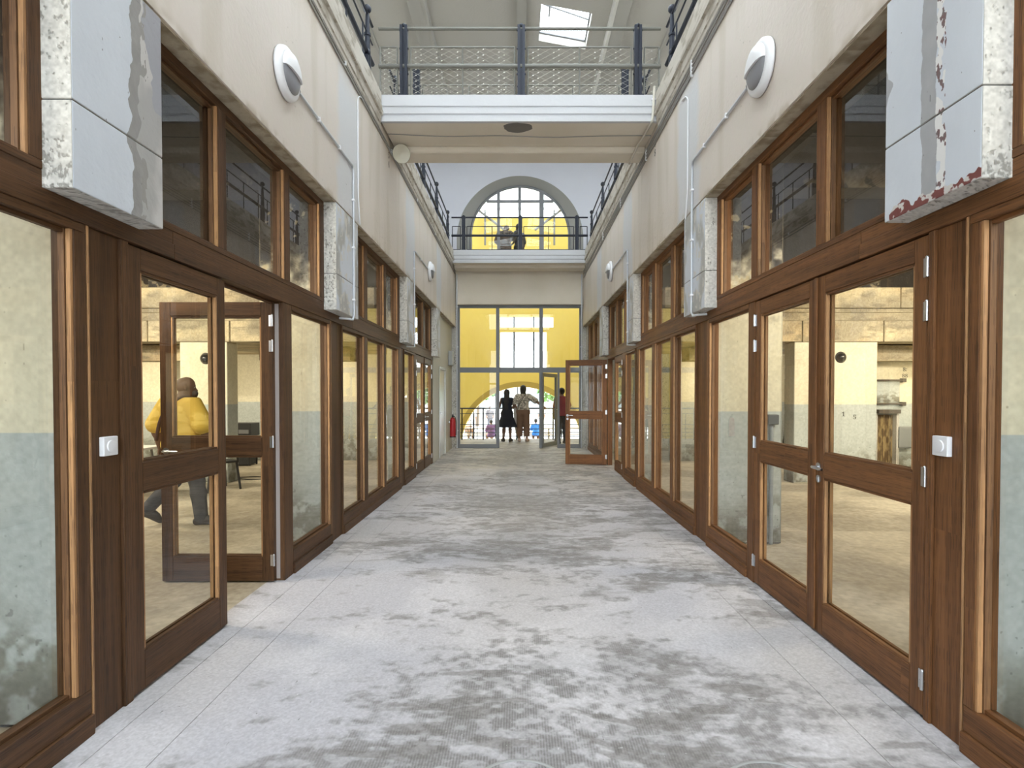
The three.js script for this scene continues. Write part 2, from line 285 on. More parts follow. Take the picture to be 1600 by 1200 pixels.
function doorFrame(S, j0, j1, [a, b], [c, d]) {
  const g = struct('door_' + ++nDoor), { s, W, wood } = S;
  wd(g, 'jamb', wood, [s * W, s * (W + 0.1)], [0, H.head], [a, b]); wd(g, 'jamb', wood, [s * W, s * (W + 0.1)], [0, H.head], [c, d]);
  wd(g, 'head_stop', wood, [s * (W + 0.07), s * (W + 0.1)], [H.head - 0.02, H.head], [b, c]);
  return g;
}
const L = { s: -1, W: 1.89, P: 1.77, wood: WOOD_DIM }, R = { s: 1, W: 1.86, P: 1.745, wood: WOOD_LIT };
function post(S, [a, b]) {                                          // broad flat boards between the bays
  const g = struct('trim_' + ++nTrim), { s, W, wood } = S;
  wd(g, 'post_board', wood, [s * (W + 0.012), s * (W + 0.1)], [0, H.head], [a + 0.008, b - 0.008]);
  wd(g, 'edge_strip', BEAD, [s * W, s * (W + 0.06)], [0, H.head], [a - 0.004, a + 0.008], 0.002); wd(g, 'edge_strip', wood, [s * W, s * (W + 0.06)], [0, H.head], [b - 0.008, b + 0.004], 0.002);  // near strip takes the bead colour with backlight painted in
}
function railTrim(S, d0, d1) {
  const g = struct('trim_' + ++nTrim), { s, W, wood } = S;
  for (let d = d0; d < d1 - 0.1; d += 3.2) { const e = Math.min(d1, d + 3.199);
    wd(g, 'transom_rail', wood, [s * (W - 0.006), s * (W + 0.1)], [H.head, 2.318], [d, e]); wd(g, 'transom_rail', wood, [s * (W + 0.003), s * (W + 0.1)], [2.319, H.rail], [d, e]); }
}
const GY = [0.2, 2.2], TY = [2.425, 3.3], PI = Math.PI;
// left side
glazing(L, [-3.38, 2.41], [0, H.head], [[-3.3, -1.6], [-1.48, 0.3], [0.42, 2.345]], GY, true);
glazing(L, [-3.38, 2.3], [H.rail, H.soffit], [[-3.3, -1.6], [-1.48, 0.3], [0.42, 2.14]], TY);
post(L, [2.42, 2.626]);
{ const g = doorFrame(L, 0, 0, [2.63, 2.672], [4.41, 4.575]);
  doorLeaf(g, WOOD_DIM, 0.874, [-1.925, 0, -2.674], PI / 2, { m0: 1.012, hingeZ: -1 });
  bx(g, 'lit_jamb_strip', std({ color: rgb(0.38, 0.33, 0.31), roughness: 0.6 }), [-1.925, -1.985], [0.02, 2.22], [4.402, 4.409]);  // pale strip paints in the light falling on the jamb reveal
  doorLeaf(g, WOOD_DIM, 0.89, [-1.955, 0, -4.385], PI, { handle: true, hingeZ: -1, m0: 1.012 }); }
glazing(L, [4.577, 5.515], [0, H.head], [[4.585, 5.5]], GY, true);
glazing(L, [2.65, 5.4], [H.rail, H.soffit], [[2.68, 3.48], [3.572, 4.453], [4.553, 5.24]], TY);
post(L, [5.52, 5.885]);
glazing(L, [5.89, 8.74], [0, H.head], [[5.9, 6.717], [6.858, 7.7], [7.81, 8.6]], GY, true);
glazing(L, [5.95, 8.74], [H.rail, H.soffit], [[6.0, 6.717], [6.858, 7.7], [7.81, 8.55]], TY);
post(L, [8.745, 9.03]);
glazing(L, [9.035, 9.95], [0, H.head], [[9.05, 9.85]], GY, true);
{ const g = doorFrame(L, 0, 0, [9.955, 10.04], [11.81, 11.98]);
  doorLeaf(g, WOOD_DIM, 0.876, [-1.925, 0, -10.05], PI / 2, { m0: 0.97, cover: 1 });
  doorLeaf(g, WOOD_DIM, 0.876, [-1.925, 0, -11.805], -PI / 2, { m0: 0.97, handle: true, hingeZ: -1 }); }
glazing(L, [9.0, 11.98], [H.rail, H.soffit], [[9.15, 9.9], [10.0, 10.8], [10.9, 11.65]], TY);
railTrim(L, -3.38, 11.98);
// right side
glazing(R, [-3.38, 2.288], [0, H.head], [[-3.3, -1.6], [-1.48, 0.3], [0.42, 2.236]], GY, true);
glazing(R, [-3.38, 2.2], [H.rail, H.soffit], [[-3.3, -1.6], [-1.48, 0.3], [0.42, 2.06]], TY);
post(R, [2.298, 2.488]);
{ const g = doorFrame(R, 0, 0, [2.492, 2.517], [4.362, 4.488]);
  doorLeaf(g, WOOD_LIT, 0.938, [1.893, 0, -2.52], PI / 2, { m0: 0.985, handle: true, hingeZ: -1, cover: -1 });
  doorLeaf(g, WOOD_LIT, 0.896, [1.893, 0, -4.358], -PI / 2, { m0: 0.985, hingeZ: 1 }); }
glazing(R, [4.49, 5.445], [0, H.head], [[4.496, 5.43]], GY, true);
glazing(R, [2.5, 5.3], [H.rail, H.soffit], [[2.55, 3.375], [3.477, 4.335], [4.443, 5.127]], TY);
post(R, [5.45, 5.835]);
glazing(R, [5.84, 8.7], [0, H.head], [[5.86, 6.693], [6.807, 7.617], [7.765, 8.647]], GY, true);
glazing(R, [5.8, 8.7], [H.rail, H.soffit], [[5.88, 6.693], [6.807, 7.617], [7.765, 8.4]], TY);
post(R, [8.705, 8.885]);
glazing(R, [8.89, 9.76], [0, H.head], [[8.9, 9.7]], GY, true);
{ const g = doorFrame(R, 0, 0, [9.765, 9.99], [11.62, 11.72]);
  doorLeaf(g, WOOD_LIT, 0.81, [1.893, 0, -9.995], PI / 2, { m0: 0.985, hingeZ: -1 });
  doorLeaf(g, WOOD_LIT, 0.87, [1.835, 0, -11.6], PI - 0.2, { m0: 0.985, handle: true, hingeZ: -1 }); }
glazing(R, [8.9, 11.72], [H.rail, H.soffit], [[9.0, 9.75], [9.85, 10.6], [10.7, 11.4]], TY);
glazing(R, [12.1, 14.95], [0, H.head], [[12.25, 13.0], [13.1, 13.9], [14.0, 14.75]], GY, true);
glazing(R, [12.1, 14.95], [H.rail, H.soffit], [[12.25, 13.0], [13.1, 13.9], [14.0, 14.75]], TY);
post(R, [11.73, 12.09]); railTrim(R, -3.38, 14.95);

// plaster bands above the glazing, with cornices
function sideWall(S, name) {
  const g = struct(name), { s, P } = S;
  bx(g, 'plaster_band', PLASTER, [s * P, s * (P + 0.36)], [H.soffit, 5.06], [-3.4, 15.25]);
  bx(g, 'rough_soffit', SOFFIT, [s * (P + 0.012), s * (S.W + 0.05)], [H.soffit - 0.012, H.soffit], [-3.4, 15.2]);
  bx(g, 'dark_soffit', DARKSOOT, [s * (S.W + 0.101), s * (P + 0.37)], [H.soffit - 0.03, H.soffit], [-3.4, 15.2]); bx(g, 'sooty_back', DARKSOOT, [s * (P + 0.361), s * (P + 0.37)], [H.soffit, 4.82], [-2, 12.3]);  // soot-coloured soffit strip added to darken the lamplit underside behind the glass
  const c = [[0, 4.85], [0.014, 4.855], [0.018, 4.89], [0.03, 4.9], [0.034, 4.985], [0.058, 4.995], [0.062, 5.04], [0.05, 5.052], [0.05, 5.11], [0.036, 5.125], [0.04, H.gallery], [-0.3, H.gallery], [-0.3, 4.85]];
  for (const [a, b] of [[-3.4, 6.96], [8.05, 14.42]]) {
    const sh = new THREE.Shape(c.map(([o, y]) => new THREE.Vector2(-s * o, y))), e = new THREE.ExtrudeGeometry(sh, { depth: b - a, bevelEnabled: false });
    e.translate(s * (P - 0.0005), 0, -b); uvBox(e, 'world'); part('cornice', e, CORNICE, g);
  }
  return g;
}
const wallLeft = sideWall(L, 'wall_left'), wallRight = sideWall(R, 'wall_right');
bx(wallLeft, 'end_pier', ENDWALL, [-1.88, -2.3], [0, H.soffit], [11.985, 12.85]); bx(wallLeft, 'end_pier', ENDWALL, [-1.88, -2.3], [0, H.soffit], [13.95, 15.25]);
bx(wallLeft, 'door_lintel', ENDWALL, [-1.88, -2.3], [2.16, H.soffit], [12.85, 13.95]); bx(wallRight, 'end_pier', RAW, [1.84, 2.25], [0, H.soffit], [14.96, 15.25]);
{ // white metal door near the far end of the left side
  const g = struct('door_' + ++nDoor);
  const fr = merge([boxG([-1.865, -1.95], [0, 2.15], [12.855, 12.915]), boxG([-1.865, -1.95], [0, 2.15], [13.885, 13.945]), boxG([-1.865, -1.95], [2.09, 2.15], [12.915, 13.885])]);
  const WM = std({ color: rgb(0.62, 0.62, 0.6), roughness: 0.25 });
  part('door_frame', fr, WM, g); bx(g, 'door_panel', WM, [-1.895, -1.935], [0.01, 2.088], [12.918, 13.882], 0.004);
  part('handle', merge([rod([-1.895, 1.05, -13.0], [-1.85, 1.05, -13.0], 0.009), rod([-1.853, 1.05, -13.0], [-1.853, 1.05, -13.13], 0.009), rod([-1.896, 1.05, -13.0], [-1.888, 1.05, -13.0], 0.025, 16)]), STEEL, g);
  for (const y of [0.3, 1.1, 1.85]) part('hinge', rod([-1.886, y - 0.05, -13.885], [-1.886, y + 0.05, -13.885], 0.011), STEEL, g);
}
// stencilled numbers on the plaster
const font = await new FontLoader().loadAsync('fonts/droid/droid_serif_bold.typeface.json');
const STENCIL = std({ color: rgb(0.07, 0.065, 0.06), roughness: 0.9 });
function stencil(parent, text, size, at, turn) {
  const g = new TextGeometry(text, { font, size, depth: 0.0006, curveSegments: 4, bevelEnabled: false }); g.computeBoundingBox(); g.translate(-(g.boundingBox.max.x) / 2, 0, 0);
  g.rotateY(turn); g.translate(...at); return part('stencil_number', g, STENCIL, parent);
}
stencil(wallLeft, '5', 0.085, [-1.77, 4.69, -7.5], PI / 2); stencil(wallLeft, '4', 0.085, [-1.77, 4.57, -7.5], PI / 2);
stencil(wallLeft, '96', 0.12, [-1.77, 4.47, -4.12], PI / 2);
stencil(wallRight, '5', 0.085, [1.7445, 4.69, -7.15], -PI / 2); stencil(wallRight, '8', 0.085, [1.7445, 4.57, -7.15], -PI / 2);

// hanging pillar stubs of cut-off columns
function pillar(S, d0, d1, kind, label) {
  const { s, P, W } = S, g = thing('concrete_pillar', label, 'pillar', [s * (P + 0.0), 0, -d0]), t = W - P + 0.09, y0 = 2.318, yj = 2.668, y1 = 3.352;
  for (const [a, b, n] of [[y0, yj - 0.002, 'lower_block'], [yj + 0.002, y1, 'upper_block']]) {
    const geo = new RoundedBoxGeometry(t, b - a, d1 - d0, 2, 0.006), p = geo.attributes.position, nn = geo.attributes.normal, uv = geo.attributes.uv;
    geo.translate(s * t / 2, (a + b) / 2, -(d1 - d0) / 2);
    for (let i = 0; i < p.count; i++) { if (Math.abs(nn.getX(i)) > 0.6) uv.setXY(i, -p.getZ(i), p.getY(i) - y0); else uv.setXY(i, p.getX(i) + p.getZ(i) + d0 * 3.7, p.getY(i) + d0 * 1.3 + (Math.abs(nn.getY(i)) > 0.6 ? p.getZ(i) : 0)); }
    const paint = PAINT[kind], m = part(n, geo, s < 0 ? [paint, RAW, RAW, RAW, RAW, RAW] : [RAW, paint, RAW, RAW, RAW, RAW], g);
  }
  part('joint', new THREE.BoxGeometry(t - 0.012, 0.006, d1 - d0 - 0.012).translate(s * t / 2, yj, -(d1 - d0) / 2), BLACK, g);
  return g;
}
pillar(L, 2.196, 2.75, 1, 'large pale blue painted concrete pillar stub at the upper left, with a grey mortar stripe');
pillar(R, 2.096, 2.65, 2, 'large pale blue painted concrete pillar stub at the upper right, with red flakes along its bottom edge');
pillar(L, 5.338, 6.06, 0, 'grey concrete pillar stub on the left wall with a conduit down its face, after the first doors');
pillar(R, 5.215, 5.87, 0, 'pale concrete pillar stub on the right wall with a conduit down its face, after the first doors');
pillar(L, 8.69, 9.22, 0, 'grey concrete pillar stub third along the left wall, beside a thin conduit');
pillar(R, 8.486, 9.0, 0, 'grey concrete pillar stub third along the right wall, beside a thin conduit');
pillar(L, 11.8, 12.3, 0, 'farthest grey concrete pillar stub on the left wall, near the white metal door');
pillar(R, 11.56, 12.06, 0, 'farthest grey concrete pillar stub on the right wall, above the open wooden door');

// ---------- upper galleries, roof, far wall ----------
const ceilG = struct('ceiling');
for (const s of [-1, 1]) {
  bx(ceilG, 'gallery_slab', BRIDGE, [s * 1.96, s * 5.8], [4.97, H.gallery], [-3.4, 15.6]);
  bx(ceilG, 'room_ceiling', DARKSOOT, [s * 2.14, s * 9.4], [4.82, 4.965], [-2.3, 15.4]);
}
const ridge = 9.42, slope = 0.185, hw = 6.0;
for (const s of [-1, 1]) {                                          // two roof slopes with glazed openings
  const sh = new THREE.Shape([[0, -15.75], [hw, -15.75], [hw, 3.7], [0, 3.7]].map(([x, z]) => new THREE.Vector2(s * x, z)));
  const holes = [[-1.4, 1.0], [1.8, 4.2], [5.0, 7.4], [7.9, 10.2]];
  const all = holes.map(([a, b]) => [0.35, 1.65, a, b]); if (s > 0) all.push([0.42, 1.46, 11.2, 12.35]);
  for (const [x0, x1, a, b] of all) sh.holes.push(new THREE.Path([[x0, -a], [x1, -a], [x1, -b], [x0, -b]].map(([x, z]) => new THREE.Vector2(s * x, z))));
  const g = new THREE.ExtrudeGeometry(sh, { depth: 0.2, bevelEnabled: false }); g.rotateX(PI / 2);   // shape y -> z
  const p = g.attributes.position; for (let i = 0; i < p.count; i++) p.setY(i, p.getY(i) + 0.2 + ridge - Math.abs(p.getX(i)) * slope);
  g.computeVertexNormals(); part('roof_slope', g, ROOF, ceilG);
  for (const [x0, x1, a, b] of all) {
    const w = struct('window_' + ++nWin), yy = (x) => ridge + 0.17 - x * slope;
    const q = new THREE.BufferGeometry(); q.setAttribute('position', new THREE.Float32BufferAttribute([s * x0, yy(x0), -a, s * x1, yy(x1), -a, s * x1, yy(x1), -b, s * x0, yy(x0), -b], 3)); q.setAttribute('uv', new THREE.Float32BufferAttribute([0, 0, 1, 0, 1, 1, 0, 1], 2)); q.setIndex(s > 0 ? [0, 1, 2, 0, 2, 3] : [0, 2, 1, 0, 3, 2]); q.computeVertexNormals();
    part('glass_pane', q, CLEAR, w);
    const c = [[x0, a], [x1, a], [x1, b], [x0, b]].map(([x, d]) => [s * x, yy(x) + 0.02, -d]);
    for (let i = 0; i < 4; i++) part('frame_bar', rod(c[i], c[(i + 1) % 4], 0.03, 6), GREYMETAL, w);
    part('frame_bar', rod([s * lerp(x0, x1, 0.06), yy(x0) + 0.03, -lerp(a, b, 0.25)], [s * x1, yy(x1) + 0.03, -lerp(a, b, 0.42)], 0.018, 6), GREYMETAL, w);
    part('frame_bar', rod([s * lerp(x0, x1, 0.2), yy(x0) + 0.05, -lerp(a, b, 0.1)], [s * lerp(x0, x1, 0.2), yy(x0) + 0.05, -lerp(a, b, 0.6)], 0.022, 6), GREYMETAL, w);
  }
  const ym = (x) => ridge - x * slope;
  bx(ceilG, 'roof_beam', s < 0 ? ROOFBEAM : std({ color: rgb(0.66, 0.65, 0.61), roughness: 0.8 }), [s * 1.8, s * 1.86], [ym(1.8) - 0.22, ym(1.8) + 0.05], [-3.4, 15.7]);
  bx(ceilG, 'roof_beam', ROOFBEAM, [s * 1.862, s * 2.12], [ym(1.9) - 0.2, ym(1.9) + 0.05], [-3.4, 15.7]);
  bx(ceilG, 'roof_beam', ROOFBEAM, [s * 2.98, s * 3.03], [ym(3) - 0.06, ym(3) + 0.03], [-3.4, 15.7]);
  const wg = struct(s < 0 ? 'wall_left_gallery' : 'wall_right_gallery');  // outer gallery walls; their unseen high windows are added for side light
  bx(wg, 'lower_wall', UPWALL, [s * 5.5, s * 5.8], [H.gallery, 6.2], [-3.4, 15.75]); bx(wg, 'upper_wall', UPWALL, [s * 5.5, s * 5.8], [7.7, 8.62], [-3.4, 15.75]);
  for (let d = -3.4; d < 15.7; d += 3.0) bx(wg, 'wall_pier', UPWALL, [s * 5.5, s * 5.8], [6.2, 7.7], [d, Math.min(15.75, d + 1.1)]);
  const gw = struct('window_' + ++nWin);
  for (let d = -2.3; d < 15.7; d += 3.0) { const e = Math.min(d + 1.9, 15.75); pane(gw, s * 5.65, [6.2, 7.7], [d, e], CLEAR); for (const f of [0, 0.5, 1]) bx(gw, 'frame_bar', GREYMETAL, [s * 5.62, s * 5.68], [6.2, 7.7], [lerp(d, e - 0.05, f), lerp(d, e - 0.05, f) + 0.05]); }
}
bx(ceilG, 'ridge_beam', ROOFBEAM, [-0.06, 0.14], [ridge - 0.12, ridge + 0.1], [-3.4, 15.7]);

// footbridge across the passage, and the far landing
function bridge(label, d0, d1, x, rear) {
  const g = thing('footbridge', label, 'footbridge', [0, 0, 0]);
  const prof = [[0, H.gallery], [0, 5.135], [0.02, 5.128], [0.02, 5.1], [-0.01, 5.092], [-0.01, 5.035], [0.012, 5.025], [0.012, 5.0], [-0.02, 4.99], [-0.02, 4.93], [0.03, 4.93], [0.03, H.gallery]];
  const e = new THREE.ExtrudeGeometry(new THREE.Shape(prof.map(([o, y]) => new THREE.Vector2(o, y))), { depth: 2 * x, bevelEnabled: false });
  e.rotateY(-PI / 2); e.translate(x, 0, 0);                          // profile offset goes to +z, then mirrored so that it recedes
  const p = e.attributes.position; for (let i = 0; i < p.count; i++) p.setZ(i, -p.getZ(i)); const ix = e.index; e.deleteAttribute('normal');
  const q = e.toNonIndexed?.() ?? e; for (let i = 0; i < q.attributes.position.count; i += 3) for (const a of Object.values(q.attributes)) for (let c = 0; c < a.itemSize; c++) { const t = a.array[(i + 1) * a.itemSize + c]; a.array[(i + 1) * a.itemSize + c] = a.array[(i + 2) * a.itemSize + c]; a.array[(i + 2) * a.itemSize + c] = t; }
  q.computeVertexNormals(); q.translate(0, 0, -d0); uvBox(q, 'world'); part('moulded_edge', q, WHITEPAINT, g);
  bx(g, 'deck', BRIDGE, [-x, x], [4.93, H.gallery], [d0 + 0.03, d1]);
  if (rear) bx(g, 'edge_beam', BRIDGE, [-x, x], [4.835, 4.935], [d1 - 0.33, d1 + 0.02], 0.02);
  return g;
}
const fb = bridge('white moulded footbridge crossing overhead between the galleries', 7.0, 8.0, 1.74, true);
{ const sh = new THREE.Shape(); for (let i = 0; i <= 40; i++) { const a = i / 40 * 2 * PI, r = 1 + 0.16 * (fbm(Math.cos(a) * 2 + 5, Math.sin(a) * 2 + 5, 3) - 0.5) * 2; sh[i ? 'lineTo' : 'moveTo'](0.185 * r * Math.cos(a), 0.125 * r * Math.sin(a)); }
  const g = new THREE.ExtrudeGeometry(sh, { depth: 0.006, bevelEnabled: false }); g.rotateX(PI / 2); g.translate(-0.03, 4.9305, -7.14); part('mortar_patch', g, MORTAR, fb); }
const lnd = bridge('beige moulded landing slab at the far end, under the arched window', 14.45, 15.14, 1.74, false);
bx(lnd, 'under_beam', BRIDGE, [-1.74, 1.735], [4.86, 4.93], [14.7, 15.14]); bx(ceilG, 'landing_floor', BRIDGE, [-1.95, 1.95], [4.985, H.gallery], [15.15, 15.59]);

// railings
function wirePanel(x0, x1, y0, y1, z, cell = 0.075) {
  const gs = [], W = x1 - x0, Hh = y1 - y0, nx = Math.max(1, Math.round(W / (cell * 1.7))), dx = W / nx, dy = dx * 0.55, r = 0.0016;
  for (const sg of [1, -1]) for (let k = -40; k < nx + 40; k++) {
    let a = [x0 + k * dx, sg > 0 ? y0 : y1], b = [a[0] + Hh / dy * dx, sg > 0 ? y1 : y0];
    const cl = (P, Q) => { const t0 = Math.max(0, (x0 - P[0]) / (Q[0] - P[0])), t1 = Math.min(1, (x1 - P[0]) / (Q[0] - P[0])); return t1 > t0 ? [[lerp(P[0], Q[0], t0), lerp(P[1], Q[1], t0), z], [lerp(P[0], Q[0], t1), lerp(P[1], Q[1], t1), z]] : null; };
    const c = cl(a, b); if (c && Math.abs(c[0][0] - c[1][0]) > 0.01) gs.push(rod(c[0], c[1], r, 3));
  }
  const ny = Math.floor(Hh / dy * 2);
  for (let j = 0; j <= ny; j++) for (let i = 0; i <= nx; i++) { const X = x0 + (i + (j % 2) / 2) * dx, Y = y0 + j * dy / 2; if (X < x1 && (i + j) % 2) gs.push(new THREE.BoxGeometry(0.014, 0.009, 0.008).translate(X, Y, z)); }
  return merge(gs);
}
const MESHW = std({ color: rgb(0.66, 0.65, 0.6), metalness: 0.3, roughness: 0.4 });
function crossRailing(label, d, x, dark) {
  const g = thing('balustrade', label, 'railing', [0, H.gallery, -d]), paint = dark ? IRON : RAILPAINT, ps = [-1.47, 0.02, 1.5];
  for (const p of ps) {
    part('post', merge([new THREE.BoxGeometry(0.034, 0.9, 0.075).translate(p - 0.03, 0.45, 0), new THREE.BoxGeometry(0.034, 0.9, 0.075).translate(p + 0.03, 0.45, 0), new THREE.BoxGeometry(0.03, 0.86, 0.03).translate(p, 0.45, 0), new THREE.BoxGeometry(0.13, 0.014, 0.13).translate(p, 0.007, 0), new THREE.SphereGeometry(0.03, 10, 8).translate(p, 0.905, 0)]), IRON, g);
    for (const y of [0.3, 0.62, 0.85]) part('bolt', rod([p - 0.058, y, 0], [p + 0.058, y, 0], 0.013, 6), IRON, g);
  }
  const e = [-x, ...ps, x];
  part('handrail', rod([-x, 0.868, 0], [x, 0.868, 0], 0.021, 10), paint, g);
  part('lower_rail', rod([-x, 0.395, 0], [x, 0.395, 0], 0.03, 10), paint, g);
  for (let i = 0; i < 4; i++) {
    const a = e[i] + (i ? 0.085 : 0.02), b = e[i + 1] - (i < 3 ? 0.085 : 0.02), f = [];
    for (const y of [0.03, 0.635]) f.push(rod([a, y, 0], [b, y, 0], 0.011, 6));
    for (const xx of [a, (a + b) / 2, b]) if (xx !== (a + b) / 2 || b - a > 0.8) f.push(rod([xx, 0.03, 0], [xx, 0.635, 0], 0.011, 6));
    for (const q of f) part('panel_bar', q, paint, g);
    if (!dark) { const m = part('wire_mesh', wirePanel(a, b, 0.03, 0.635, 0), MESHW, g); m.userData.kind = 'stuff'; }
  }
  return g;
}
crossRailing('beige tube railing with dark posts and wire mesh along the near edge of the footbridge', 7.07, 1.79);
crossRailing('beige tube railing with wire mesh on the rear edge of the footbridge', 7.93, 1.79);
crossRailing('dark thin railing on the far landing in front of the arched window', 14.53, 1.79, true);
function sideRailing(label, s, ds, a, b) {
  const g = thing('balustrade', label, 'railing', [s * 1.86, H.gallery, 0]);
  for (const d of ds) part('post', merge([new THREE.CylinderGeometry(0.022, 0.05, 0.85, 10).translate(0, 0.45, -d), new THREE.SphereGeometry(0.05, 12, 10).translate(0, 0.93, -d), new THREE.CylinderGeometry(0.06, 0.07, 0.05, 10).translate(0, 0.025, -d), new THREE.CylinderGeometry(0.042, 0.042, 0.03, 10).translate(0, 0.62, -d), new THREE.BoxGeometry(0.05, 0.3, 0.12).translate(0, 0.2, -d), new THREE.SphereGeometry(0.045, 10, 8).translate(0, 0.395, -d + 0.02)]), IRON, g);
  for (const [y, r] of [[0.868, 0.017], [0.64, 0.011], [0.395, 0.03], [0.06, 0.013]]) part(y > 0.8 ? 'handrail' : 'rail', rod([0, y, -a], [0, y, -b], r, 8), IRON, g);
  for (let i = 0; i + 1 < ds.length; i++) for (const t of [0.12, 0.5, 0.88]) { const d = lerp(ds[i], ds[i + 1], t); part('upright', rod([0, 0.06, -d], [0, 0.64, -d], 0.01, 6), IRON, g); }
}
for (const s of [-1, 1]) {
  const w = s < 0 ? 'left' : 'right';
  sideRailing(`dark iron railing with ball topped posts on the ${w} gallery, nearer than the footbridge`, s, [-1.8, 0, 1.75, 3.45, 5.15, 6.8], -3, 7.03);
  sideRailing(`dark iron railing with ball topped posts on the ${w} gallery, beyond the footbridge`, s, [8.3, 10.7, 12.4, 14.3], 7.97, 14.5);
}

// far wall: header over the glazed screen, arched opening above
const wf = struct('wall_far');
bx(wf, 'header_beam', BRIDGE, [-1.76, 1.74], [3.97, 4.98], [15.2, 15.5]); bx(wf, 'header_ledge', BRIDGE, [-1.76, 1.74], [3.97, 4.1], [15.16, 15.2]);
for (const s of [-1, 1]) bx(wf, 'side_pier', RAW, [s * 1.745, s * 6.4], [0, 5.0], [15.255, 15.6]);
const AR = { x: 0.01, y: 5.86, yi: 6.06, r: 1.785, ri: 1.45 };
{
  const arc = (r, y0) => { const a = [], cy = r > 1.6 ? AR.y : AR.yi; for (let i = 0; i <= 48; i++) { const t = PI * i / 48; a.push(new THREE.Vector2(AR.x + r * Math.cos(t), cy + r * Math.sin(t))); } a.push(new THREE.Vector2(AR.x - r, y0), new THREE.Vector2(AR.x + r, y0)); return a; };
  const sh = new THREE.Shape([[-hw, 4.99], [hw, 4.99], [hw, 8.4], [0, 9.6], [-hw, 8.4]].map(([x, y]) => new THREE.Vector2(x, y))); sh.holes.push(new THREE.Path(arc(AR.r, H.gallery - 0.05)));
  const g = new THREE.ExtrudeGeometry(sh, { depth: 0.02, bevelEnabled: false, curveSegments: 48 }); g.translate(0, 0, -15.62); uvBox(g, 'world'); part('gable', g, UPWALL, wf);
  const sh2 = new THREE.Shape([[-hw, 4.99], [hw, 4.99], [hw, 8.4], [0, 9.6], [-hw, 8.4]].map(([x, y]) => new THREE.Vector2(x, y))); sh2.holes.push(new THREE.Path(arc(AR.ri, H.gallery - 0.05)));
  const g2 = new THREE.ExtrudeGeometry(sh2, { depth: 0.08, bevelEnabled: false, curveSegments: 48 }); g2.translate(0, 0, -16.02); uvBox(g2, 'world'); part('gable_back', g2, UPWALL, wf);
  const o = arc(AR.r, H.gallery - 0.05), i2 = arc(AR.ri, H.gallery - 0.05), pos = [], ix = [];   // splayed reveal
  for (let i = 0; i < 50; i++) { pos.push(o[i].x, o[i].y, -15.6, i2[i].x, i2[i].y, -15.94); if (i && i < 50) { const k = 2 * i; ix.push(k - 2, k - 1, k, k, k - 1, k + 1); } }
  const last = pos.splice(49 * 6, 6); // left foot
  pos.push(...last); pos.unshift(o[50].x, o[50].y, -15.6, i2[50].x, i2[50].y, -15.94); const jx = []; for (let i = 1; i < 51; i++) { const k = 2 * i; jx.push(k - 2, k, k - 1, k, k + 1, k - 1); }
  const rv = new THREE.BufferGeometry(); rv.setAttribute('position', new THREE.Float32BufferAttribute(pos, 3)); rv.setIndex(jx); rv.computeVertexNormals(); uvBox(rv, 'world');
  part('arch_reveal', rv, std({ color: rgb(0.3, 0.3, 0.29), roughness: 0.8, side: THREE.DoubleSide }), wf);  // shade of the splayed reveal is put into this darker colour
  const w = struct('window_' + ++nWin);                              // steel arched window
  const pts = arc(AR.ri - 0.03, 0).slice(0, 49).map((v) => [v.x, v.y, -15.96]);
  part('arched_frame', tube([[AR.x + AR.ri - 0.03, H.gallery, -15.96], ...pts, [AR.x - AR.ri + 0.03, H.gallery, -15.96]], 0.04, 6, 0, 110), GREYMETAL, w);
  const yA = (x) => AR.yi + Math.sqrt(Math.max(0.01, AR.ri ** 2 - (x - AR.x) ** 2));
  for (const [x, m, wd2] of [[-0.61, GREYMETAL, 0.04], [0.0, GREYMETAL, 0.04], [0.63, GREYMETAL, 0.065]]) bx(w, 'mullion', m, [x - wd2, x + wd2], [H.gallery, yA(x) - 0.03], [15.92, 16.0]);
  bx(w, 'transom', GREYMETAL, [-0.95, 0.97], [7.02, 7.09], [15.93, 15.99]);
  const gs = new THREE.Shape(arc(AR.ri, H.gallery)), gp = new THREE.ShapeGeometry(gs, 40); gp.translate(0, 0, -15.965); part('glass_pane', gp, CLEAR, w);
}
